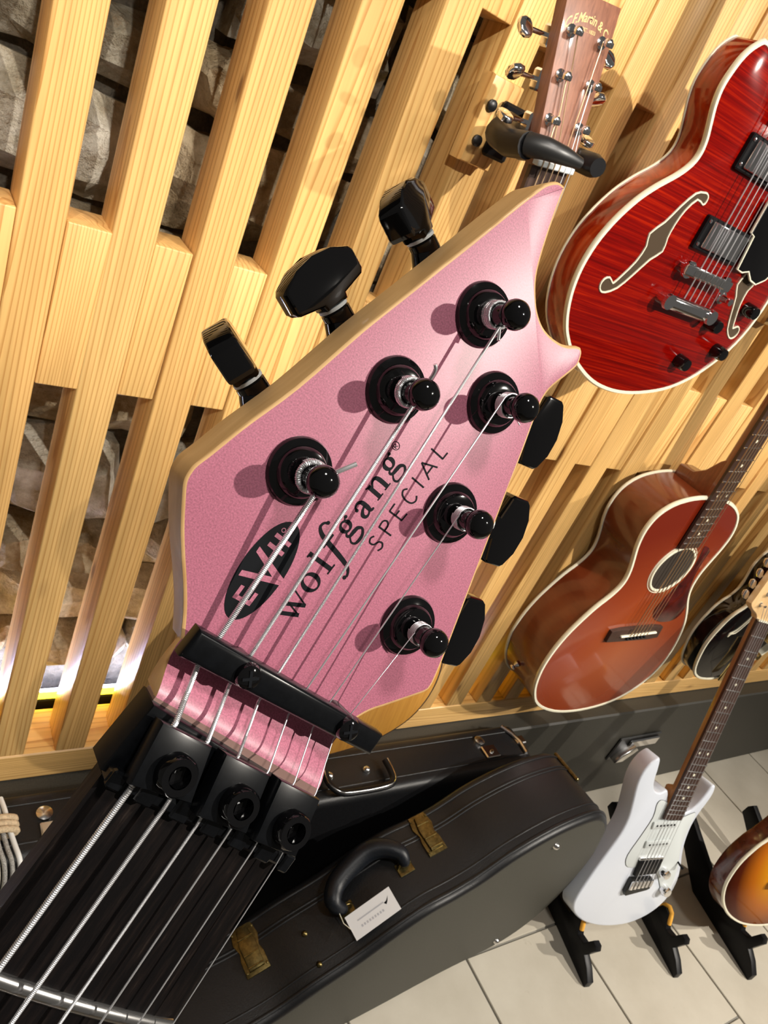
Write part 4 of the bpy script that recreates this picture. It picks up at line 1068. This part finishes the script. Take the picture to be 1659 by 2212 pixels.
def build_white_guitar():
    g = empty('electric_guitar', mat=Matrix.Translation((1.4350, 0.3600, 0.0330)) @ SR @ Matrix.Scale(1.05, 4))
    tag(g, 'white double-cutaway electric guitar with maple headstock leaning on a floor stand', 'electric guitar')
    body = [(-89.4, 434), (-104, 427), (-114, 412), (-119.4, 392.3), (-117.9, 366.7), (-108.9, 332.1), (-101.1, 296.7), (-102.8, 260.4), (-114.4, 219.8), (-128.4, 175.5), (-138.0, 138.5), (-143.4, 112.0), (-142.3, 93.3), (-130.4, 74.7), (-100.5, 56.7), (-58.7, 45.3), (-11.3, 41.5), (41.2, 47.4), (85.8, 66.8), (115.8, 94.7), (130.1, 126.8), (130.9, 158.6), (121.4, 190.0), (107.5, 220.9), (97.3, 251.4), (93.1, 289.7), (97.9, 320.6), (108.4, 351.8), (112, 372), (108, 388), (97.3, 386), (90, 364), (80, 342), (66, 326), (44, 318), (20, 317), (-8, 336), (-26, 366), (-44, 359.5), (-60, 362), (-70.9, 372.3), (-77.7, 390.9), (-81.5, 412.4)]
    out = spline(mm(body), 3, True)
    b = B(); b.prism(out, 0.0, 0.037, XZ, 0.0045, 0.001, seg=4); b.out('body', M['white_gloss'], g, 50)
    pgp = spline(mm([(-30, 345), (-42, 336), (-36, 305), (-46, 260), (-58, 215), (-50, 192), (-30, 186), (10, 190), (50, 176), (92, 130), (108, 120), (116, 140), (108, 190), (95, 222), (86, 252), (84, 290), (84, 322), (66, 318), (40, 308), (10, 330)]), 3, True)
    b = B(); b.prism(pgp, -0.0016, 0.0, XZ, 0.0005, 0); pgd = b.out('pickguard', M['white_plastic'], g)
    outline_tube('pickguard_edge', pgp, -0.0006, 0.0006, M['dark_metal'], pgd)
    def bar(x0, z0, x1, z1, w):
        d = Vector((x1 - x0, 0, z1 - z0)); L = d.length; a = math.atan2(z1 - z0, x1 - x0)
        Mx = Matrix.Translation(((x0 + x1) / 2, 0, (z0 + z1) / 2)) @ Matrix.Rotation(-a, 4, 'Y')
        b = B(); b.box(-L / 2, L / 2, -0.006, -0.001, -w / 2, w / 2, bev=0.003, M=Mx, seg=2); p = b.out('pickup', M['white_plastic'], g)
        for k in range(6):
            q = Mx @ Vector((-L / 2 + 0.011 + (L - 0.022) * k / 5, -0.006, 0)); b = B(); b.lathe([(0, 0.0025), (0.0006, 0.0025)], q, (0, -1, 0), 10); b.out('pole_piece', M['dark_metal'], p)
    bar(-0.030, 0.288, 0.040, 0.296, 0.017); bar(-0.026, 0.243, 0.044, 0.251, 0.017)
    b = B(); b.prism(mm([(-22, 207), (44, 212), (42, 178), (-18, 170)]), -0.0075, -0.001, XZ, 0.001, 0); hb = b.out('pickup', M['black_plastic'], g)
    b = B(); b.prism(mm([(-22, 212), (43, 217), (44, 211), (-22, 206)]), -0.006, -0.001, XZ, 0.0005, 0); b.out('pickup_edge', M['chrome'], hb)
    b = B(); b.prism(mm([(-24, 164), (36, 168), (42, 142), (34, 138), (-20, 124), (-26, 132)]), -0.009, 0.0, XZ, 0.0015, 0); br = b.out('bridge', M['dark_metal'], g)
    for k in range(6):
        x = -0.018 + 0.0105 * k
        b = B(); b.box(x - 0.0042, x + 0.0042, -0.0125, -0.009, 0.140 + 0.0018 * k, 0.160 + 0.0012 * k, bev=0.001); b.out('saddle', M['chrome'], br)
    knob(g, 0.066, 0.180, -0.0016, 0.011, 0.015, M['chrome']); knob(g, 0.094, 0.137, -0.0016, 0.011, 0.015, M['chrome'])
    b = B(); b.tube([(0.100, -0.001, 0.204), (0.102, -0.010, 0.200), (0.104, -0.016, 0.198)], [0.002, 0.002, 0.0035], 8); b.out('selector_switch', M['ink'], g)
    mp_ = wood('roasted_neck_back', (0.40, 0.19, 0.07), (0.28, 0.12, 0.04), (20, 20, 2), 8, coat=0.2)
    P, hw, fbd = neck_piece(g, (0.0068, 0.755), (0.0125, 0.335), 0.041, 0.053, -0.010, 0.018, mp_, M['rosewood'], scale=0.603, board_end=(0.0128, 0.308))
    B().box(-0.014, 0.040, -0.004, 0.022, 0.318, 0.372, bev=0.004).out('heel', mp_, g)
    hs_ = mm([(-13, 755), (-20, 764), (-38, 772), (-46, 780), (-44, 790), (-24, 858), (-6, 918), (6, 940), (24, 944), (40, 930), (44, 908), (36, 896), (24, 890), (20, 872), (30, 850), (34, 826), (31, 800), (27, 778), (27, 756)])
    b = B(); b.prism(spline(hs_, 3, True, corners=(0, 18)), -0.006, 0.008, XZ, 0.0012, 0.0015); b.out('headstock', wood('pale_maple', (0.80, 0.55, 0.28), (0.72, 0.46, 0.21), (14, 14, 2), 8, coat=0.2), g, 40)
    b = B(); b.box(-0.0135, 0.0272, -0.0125, -0.004, 0.7525, 0.7565); b.out('nut', M['cream'], g)
    posts = []
    for k in range(6):
        c = (-0.0205 + 0.0062 * k, 0.784 + 0.0235 * k); posts.append(c)
        post_tuner(g, c, -0.006, (0, -1, 0), M['chrome'], side=(-1, 0, 0.28), out_len=0.024, plane_back=0.017)
    for k in range(6):
        r_ = (0.0006, 0.0006, 0.0005, 0.0004, 0.0004, 0.0004)[k]
        b = B(); b.tube([(posts[k][0] + 0.003, -0.012, posts[k][1]), (-0.0095 + 0.0066 * k, -0.0128, 0.7545), (-0.018 + 0.0105 * k, -0.0135, 0.150)], r_, 6); b.out('string', M['string'], g, 60)
build_white_guitar()

def build_sunburst():
    T0 = Matrix.Translation((1.8052, 0.2482, 0.13)) @ SR
    g = empty('electric_guitar', mat=T0)
    tag(g, 'tobacco sunburst guitar with cream binding leaning on the rightmost floor stand', 'electric guitar')
    Lf = [(-90, 250), (-119.9, 220.2), (-141.3, 203.2), (-171.2, 166.0), (-184.9, 129.5), (-186.2, 97.2), (-170.3, 62.7), (-139.5, 33.8), (-103.3, 14.6), (-62.0, 1.4), (-22.6, -3.6), (5, -4.6)]
    up = [(-72, 275), (-68, 305), (-80, 335), (-96, 365), (-98, 395), (-86, 420), (-62, 432), (-38, 428)]
    left = up[::-1] + Lf
    pts = left + [(10 - x, z) for x, z in left[-2::-1]]
    out = spline(mm(pts), 3, True)
    top = mat('sunburst_top', (0.5, 0.2, 0.02), 0.08, spec=0.1); t = NT(top)
    c = t.coords((1, 1, 1), False)
    mp = t.n('ShaderNodeMapping'); mp.inputs['Location'].default_value = (-0.025, 0, -0.72); mp.inputs['Scale'].default_value = (4.9, 0.0, 4.3); t.l(c, mp.inputs[0])
    gr = t.n('ShaderNodeTexGradient', gradient_type='SPHERICAL'); t.l(mp.outputs[0], gr.inputs[0])
    rc = t.ramp(gr.outputs[0], [(0.0, (0.02, 0.004, 0.002)), (0.2, (0.06, 0.010, 0.003)), (0.45, (0.36, 0.10, 0.006)), (0.75, (0.58, 0.25, 0.008))])
    t.l(rc, t.b.inputs['Base Color'])
    sd = wood('dark_mahogany_side', (0.11, 0.022, 0.008), (0.05, 0.008, 0.004), (6, 6, 6), 7, rough=0.22, coat=0.8)
    b = B(); b.prism(out, 0.0, 0.046, XZ, 0.003, 0.005, mi_side=1, mi0=0, mi1=1); b.out('body', [top, sd], g, 40)
    outline_tube('binding', out, 0.0026, 0.0036, M['cream'], g)
    humbucker(g, 0.005, 0.215, 0.0); humbucker(g, 0.005, 0.32, 0.0)
    b = B(); b.box(-0.041, 0.051, -0.016, -0.006, 0.150, 0.164, bev=0.003, seg=2); b.out('bridge', M['chrome'], g)
    b = B(); b.box(-0.045, 0.055, -0.016, -0.005, 0.105, 0.121, bev=0.005, seg=2); b.out('stop_tailpiece', M['chrome'], g)
    for (x, z) in ((0.095, 0.15), (0.125, 0.10), (0.075, 0.085), (0.105, 0.045)): knob(g, x, z, 0.0, 0.011, 0.014, M['gold'])
    nk = wood('dark_neck', (0.13, 0.03, 0.012), (0.08, 0.014, 0.007), (20, 20, 2), 8, coat=0.4)
    neck_piece(g, (0.005, 0.785), (0.005, 0.40), 0.043, 0.056, -0.012, 0.020, nk, M['rosewood'], scale=0.628, board_end=(0.005, 0.355))
    hsd = mm([(-21, 0), (-24, 20), (-38, 50), (-34, 150), (-16, 170), (0, 160), (16, 170), (34, 150), (38, 50), (24, 20), (21, 0)])
    b = B(); b.prism([(p[0] + 0.005, p[1] + 0.785) for p in hsd], -0.008, 0.007, XZ, 0.001, 0.001); b.out('headstock', M['black_gloss'], g)
    for s in (-1, 1):
        for k in range(3): post_tuner(g, (0.005 + s * 0.026, 0.835 + 0.036 * k), -0.008, (0, -1, 0), M['chrome'], side=(s, 0, 0), out_len=0.022, plane_back=0.018)
    strings(g, [Vector((-0.021 + 0.0104 * k, -0.0165, 0.113)) for k in range(6)], [Vector((-0.0125 + 0.007 * k, -0.0148, 0.787)) for k in range(6)], M['string'])
build_sunburst()

def build_stand(f1, f2, label, grp, hgt=1.0):
    """A-frame stand: two side plates running back from the front feet, a cross bar, yellow pads"""
    p1 = Vector(f1); p2 = Vector(f2); ax = (p2 - p1).normalized(); back = Vector((-ax.y, ax.x, 0))
    s = empty('guitar_stand', p1); tag(s, label, 'guitar stand', grp)
    prof = [(0.0, 0.0), (0.0, 0.020), (0.022, 0.040), (0.044, 0.052), (0.032, 0.094), (0.038, 0.106), (0.050, 0.106), (0.062, 0.070), (0.082, 0.064), (0.094, 0.082), (0.100, 0.100), (0.113, 0.104), (0.124, 0.094), (0.130, 0.070), (0.170, 0.062), (0.290, 0.108), (0.376, 0.142), (0.386, 0.125), (0.388, 0.100), (0.22, 0.0), (0.19, 0.0)]
    prof = [(a, b * hgt) for a, b in prof]
    for k, p in enumerate((p1, p2)):
        o = p - p1
        b = B(); b.prism(prof, -0.009, 0.009, lambda a, b_, h: o + back * a + Vector((0, 0, b_)) + ax * h, 0.0025, 0.0025)
        leg = b.out('side_leg', M['black_plastic'], s)
        b = B(); b.tube([o + back * a + Vector((0, 0, z * hgt)) for a, z in ((0.088, 0.073), (0.093, 0.086), (0.100, 0.103), (0.112, 0.108), (0.122, 0.099), (0.128, 0.082))], 0.0055, 8, flat=1.0); b.out('pad', M['yellow_rubber'], leg, 60)
    d = p2 - p1
    b = B(); b.tube([back * 0.18 + Vector((0, 0, 0.035 * hgt)), d + back * 0.18 + Vector((0, 0, 0.035 * hgt))], 0.008, 12); b.out('cross_bar', M['black_plastic'], s)
    return s
build_stand((1.345, 0.308, 0.0), (1.600, 0.252, 0.0), 'black folding floor stand with yellow pads under the white guitar', 'floor guitar stands', 0.82)
build_stand((1.815, 0.183, 0.0), (2.070, 0.130, 0.0), 'black folding floor stand with yellow pads under the sunburst guitar', 'floor guitar stands')

# ------------------------------------------------------------------ hard cases
def build_acoustic_case():
    a = math.radians(5.0); A = Vector((math.cos(a), math.sin(a), 0)); N = Vector((-math.sin(a), math.cos(a), 0))
    org = Vector((1.052, 0.431, 0.0042))
    g = empty('guitar_case', org, (0, 0, a))
    tag(g, 'black contoured acoustic guitar case with brass latches standing on its side on the floor', 'guitar case')
    C = [(0.243, 0.30), (0.214, 0.362), (0.172, 0.405), (0.125, 0.430), (0.070, 0.437), (0.010, 0.435), (-0.050, 0.422), (-0.100, 0.402), (-0.150, 0.370), (-0.200, 0.352), (-0.253, 0.340), (-0.307, 0.309), (-0.362, 0.268), (-0.426, 0.234), (-0.481, 0.198), (-0.55, 0.178), (-0.63, 0.172), (-0.71, 0.170), (-0.745, 0.155), (-0.757, 0.11), (-0.745, 0.07), (-0.71, 0.052), (-0.6, 0.046), (-0.5, 0.03), (-0.42, 0.008), (-0.3, 0.001), (-0.17, 0.002), (-0.115, 0.005), (-0.033, 0.006), (0.055, 0.001), (0.134, 0.001), (0.194, 0.022), (0.236, 0.066), (0.260, 0.125), (0.266, 0.19), (0.260, 0.25)]
    TH = 0.155
    out = spline(C, 4, True)
    b = B(); b.prism(out, 0.0, TH, XZ, 0.011, 0.011, mi_side=0, mi0=1, mi1=1, seg=4); b.out('shell', [M['leather'], M['vinyl_lit']], g, 40)
    for y, r in ((0.0125, 0.0032), (0.030, 0.0018), (0.112, 0.0022), (0.118, 0.0022), (0.143, 0.0028)):
        bb = B(); bb.tube([XZ(p[0], p[1], y) for p in out], r, 6, closed=True, nrm=(0, 1, 0)); bb.out('edge_piping' if y < 0.1 or y > 0.13 else 'lid_seam', M['leather'], g, 60)
    # surface point and frame on the upper edge
    top = [p for p in out if p[1] > 0.16]
    def surf(s, q):
        best = min(range(len(out)), key=lambda i: abs(out[i][0] - s) + (10 if out[i][1] < 0.165 else 0))
        p = out[best]; d = (out[(best - 1) % len(out)] - out[(best + 1) % len(out)]).normalized()
        t = Vector((d.x, 0, d.y)); n_ = Vector((-d.y, 0, d.x))
        if n_.z < 0: n_ = -n_
        if t.x < 0: t = -t
        y = Vector((0, 1, 0))
        return Matrix(((t.x, y.x, n_.x, p[0]), (t.y, y.y, n_.y, q), (t.z, y.z, n_.z, p[1]), (0, 0, 0, 1)))
    def latch(s, q, w, l):
        Mx = surf(s, q)
        L = empty('latch'); L.parent = g
        mp = lambda a_, b_, h: Mx @ Vector((a_, b_, h))
        b = B(); b.prism([(-w * 0.5, -l * 0.5), (w * 0.5, -l * 0.5), (w * 0.5, -l * 0.15), (w * 0.42, 0), (w * 0.55, l * 0.2), (w * 0.45, l * 0.5), (-w * 0.45, l * 0.5), (-w * 0.55, l * 0.2), (-w * 0.42, 0), (-w * 0.5, -l * 0.15)], 0.0, 0.0035, mp, 0, 0.001); b.out('plate', M['brass'], L)
        b = B(); b.prism([(-w * 0.32, -l * 0.42), (w * 0.32, -l * 0.42), (w * 0.36, l * 0.1), (w * 0.22, l * 0.42), (-w * 0.22, l * 0.42), (-w * 0.36, l * 0.1)], 0.0035, 0.0095, mp, 0, 0.002); b.out('lever', M['brass'], L)
        for t in (-0.36, -0.12, 0.22):
            b = B(); b.box(-w * 0.33, w * 0.33, l * t - 0.0012, l * t + 0.0012, 0.009, 0.0112, bev=0.0005, M=Mx); b.out('rib', M['brass'], L)
        for sx in (-1, 1):
            for sy in (-0.4, 0.4):
                b = B(); b.lathe([(0, 0.0024), (0.0015, 0.002), (0.002, 0.0001)], Mx @ Vector((sx * w * 0.43, sy * l, 0.0033)), (Mx.to_3x3() @ Vector((0, 0, 1))), 10); b.out('rivet', M['brass'], L)
    latch(-0.192, 0.112, 0.036, 0.074); latch(-0.474, 0.106, 0.038, 0.076)
    b = B(); b.box(0.256, 0.272, 0.094, 0.142, 0.225, 0.262, bev=0.003); b.out('end_latch', M['brass'], g)
    b = B(); Mx = surf(0.165, 0.118); b.box(-0.006, 0.008, -0.034, 0.034, 0.0, 0.007, bev=0.002, M=Mx); b.out('hinge', M['brass'], g)
    # carrying handle with brass ends
    h = empty('handle'); h.parent = g
    P0 = surf(-0.250, 0.078) @ Vector((0, 0, 0.008)); P1 = surf(-0.352, 0.074) @ Vector((0, 0, 0.008))
    b = B(); path = [P0, P0 + Vector((-0.006, 0.020, 0.012)), P0.lerp(P1, 0.3) + Vector((0, 0.044, 0.020)), P0.lerp(P1, 0.58) + Vector((0, 0.050, 0.020)), P0.lerp(P1, 0.95) + Vector((-0.010, 0.036, 0.018)), P1 + Vector((-0.022, 0.012, 0.012)), P1]
    b.tube(spline(path, 5, False), [0.006 + 0.0110 * math.sin(math.pi * k / 30) ** 0.6 for k in range(31)], 12); b.out('grip', M['navy_leather'], h, 60)
    for p, s, q in ((P0, -0.250, 0.078), (P1, -0.352, 0.074)):
        Mx = surf(s, q)
        b = B(); b.tube([Mx @ Vector((0.012 * math.cos(t), 0.004, 0.003 + 0.012 * math.sin(t))) for t in [math.pi * k / 8 for k in range(9)]], 0.0022, 8); b.out('ring', M['brass'], h, 60)
        b = B(); b.box(-0.014, 0.014, -0.010, 0.012, 0, 0.0025, bev=0.001, M=Mx); b.out('ring_plate', M['brass'], h)
    for s, q in ((-0.405, 0.080), (-0.405, 0.030)):
        Mx = surf(s, q); b = B(); b.lathe([(0, 0.0050), (0.002, 0.0045), (0.004, 0.0020), (0.0045, 0.0001)], Mx @ Vector((0, 0, 0)), Mx.to_3x3() @ Vector((0, 0, 1)), 14); b.out('stud', M['brass'], g, 40)
    for s, z in ((0.026, 0.388), (0.104, 0.034)):
        b = B(); b.lathe([(0, 0.0070), (0.004, 0.0060), (0.007, 0.0030), (0.0075, 0.0001)], (s, 0, z), (0, -1, 0), 16); b.out('foot_stud', M['steel'], g, 40)
    # paper tag lying on the edge below the handle
    W = lambda p: (Matrix.Translation(org) @ Matrix.Rotation(a, 4, 'Z')) @ p
    Mt = surf(-0.318, 0.042)
    base = Matrix.Translation(org) @ Matrix.Rotation(a, 4, 'Z') @ Mt @ Matrix.Translation((0.0, 0.002, 0.012)) @ Matrix.Rotation(math.radians(6), 4, 'X')
    tg = empty('price_tag', mat=base)
    tag(tg, 'small white paper tag hanging from the case handle', 'tag')
    b = B(); b.box(-0.041, 0.041, -0.019, 0.019, 0, 0.0006); b.out('paper', mat('white_paper', (0.9, 0.92, 0.95), 0.7), tg, 0)
    pr = mat('grey_print', (0.22, 0.24, 0.28), 0.7)
    b = B(); b.cap(b.ring([Vector((x / 1000, y / 1000, 0.0007)) for x, y in ((22, 3), (27, 4), (33, 9), (29, 3), (25, -1))])); b.out('logo_print', M['ink'], tg, 0)
    b = B()
    b.ribbon([(-0.026, 0.0045), (0.022, 0.0045)], 0.0022, XY, 0.0007)
    for k in range(9): b.ribbon([(-0.024 + k * 0.0048, -0.0055), (-0.0212 + k * 0.0048, -0.0055)], 0.0036, XY, 0.0007)
    b.out('faint_print', mat('faint_print', (0.55, 0.57, 0.63), 0.7), tg, 0)
    b = B(); b.tube([(-0.041, 0.0, 0.0005), (-0.046, 0.012, 0.004), (-0.044, 0.030, 0.010)], 0.0006, 6); b.out('cord', M['cream'], tg)
build_acoustic_case()

def build_rect_case():
    g = empty('guitar_case', (0.5, 0.668, 0.0))
    tag(g, 'long black rectangular guitar case standing on edge against the plinth', 'guitar case')
    def x(v): return v - 0.5
    def y(v): return v - 0.668
    b = B(); b.box(x(-0.02), x(1.205), y(0.6145), y(0.7215), 0.001, 0.37, bev=0.016, seg=4); b.out('shell', M['leather'], g, 40)
    for yy in (0.640, 0.700):
        b = B(); b.box(x(0.0), x(1.19), y(yy - 0.002), y(yy + 0.002), 0.3690, 0.3712, bev=0.0008); b.out('lid_seam', M['leather'], g)
    # handle lying flat, pale edged
    h = empty('handle'); h.parent = g
    loop = [(0.704, 0.664), (0.702, 0.640), (0.714, 0.621), (0.735, 0.616), (0.805, 0.616), (0.828, 0.625), (0.834, 0.645), (0.834, 0.668)]
    pts = spline([Vector((x(a), y(b_), 0.384)) for a, b_ in loop], 4, False)
    b = B(); b.tube(pts, 0.0068, 12, flat=0.7, nrm=(0, 0, 1)); b.out('grip', M['black_plastic'], h, 60)
    b = B(); b.tube([p + Vector((0, 0, 0.0042)) + ((p - Vector((x(0.769), y(0.66), 0.384))).normalized() * 0.003) for p in pts], 0.0016, 6); b.out('grip_edge', M['steel'], h, 60)
    for xx in (0.718, 0.796):
        b = B(); b.lathe([(0, 0.008), (0.004, 0.0075), (0.008, 0.004), (0.009, 0.0001)], (x(xx), y(0.663), 0.3695), (0, 0, 1), 16); b.out('stud', M['steel'], h, 40)
    def latch(xx, yy):
        L = empty('latch'); L.parent = g
        b = B(); b.box(x(xx - 0.018), x(xx + 0.018), y(yy - 0.018), y(yy + 0.012), 0.3695, 0.3755, bev=0.002); b.out('plate', M['steel'], L)
        b = B(); b.lathe([(0, 0.012), (0.005, 0.011), (0.008, 0.005)], (x(xx - 0.010), y(yy + 0.026), 0.3695), (0, 0, 1), 18); b.out('catch', M['steel'], L, 40)
        b = B(); b.lathe([(0, 0.004), (0.003, 0.0035), (0.004, 0.0001)], (x(xx), y(yy - 0.005), 0.3755), (0, 0, 1), 12); b.out('lock', M['chrome'], L)
    latch(1.096, 0.660); latch(0.270, 0.652)
    b = B(); b.tube([(x(1.168), y(0.712), 0.372), (x(1.180), y(0.690), 0.374), (x(1.188), y(0.668), 0.374), (x(1.186), y(0.640), 0.373)], 0.0045, 8); b.box(x(1.180), x(1.206), y(0.664), y(0.684), 0.368, 0.3745, bev=0.002); b.out('corner_hasp', M['steel'], g)
build_rect_case()

def build_cords():
    g = empty('cord_bundle', (0.20, 0.66, 0.3745))
    tag(g, 'white and grey cords bound with a tan tie, draped over the rectangular case', 'cord')
    braid = speckle('braided_grey_cord', (0.30, 0.29, 0.27), 0.7, 700.0, rough=0.7)
    white = mat('white_cord', (0.74, 0.74, 0.72), 0.5)
    for k, (dx, m, r) in enumerate(((0.0115, white, 0.0034), (0.002, braid, 0.0030), (-0.007, braid, 0.0030), (-0.015, M['cream'], 0.0030))):
        pts = [(dx * 0.7 - 0.002, 0.046, 0.007), (dx * 0.8, 0.022, 0.010), (dx * 0.85, 0.004, 0.011), (dx + 0.004, -0.030, 0.010), (dx + 0.009, -0.052, 0.004), (dx + 0.012, -0.063, -0.030), (dx + 0.008, -0.066, -0.08), (dx - 0.004, -0.066, -0.15), (dx - 0.02, -0.066, -0.22)]
        b = B(); b.tube(spline([Vector(p) for p in pts], 5, False), r, 8); b.out('cord', m, g, 60)
    tan = speckle('tan_tie', (0.50, 0.38, 0.24), 0.3, 300.0, rough=0.8)
    b = B()
    for yy in (0.008, -0.001, -0.010):
        b.tube([(-0.001 + 0.021 * math.cos(t), yy, 0.0105 + 0.008 * math.sin(t)) for t in [2 * math.pi * k / 20 for k in range(20)]], 0.0048, 8, closed=True)
    b.out('tie', tan, g, 60)
build_cords()
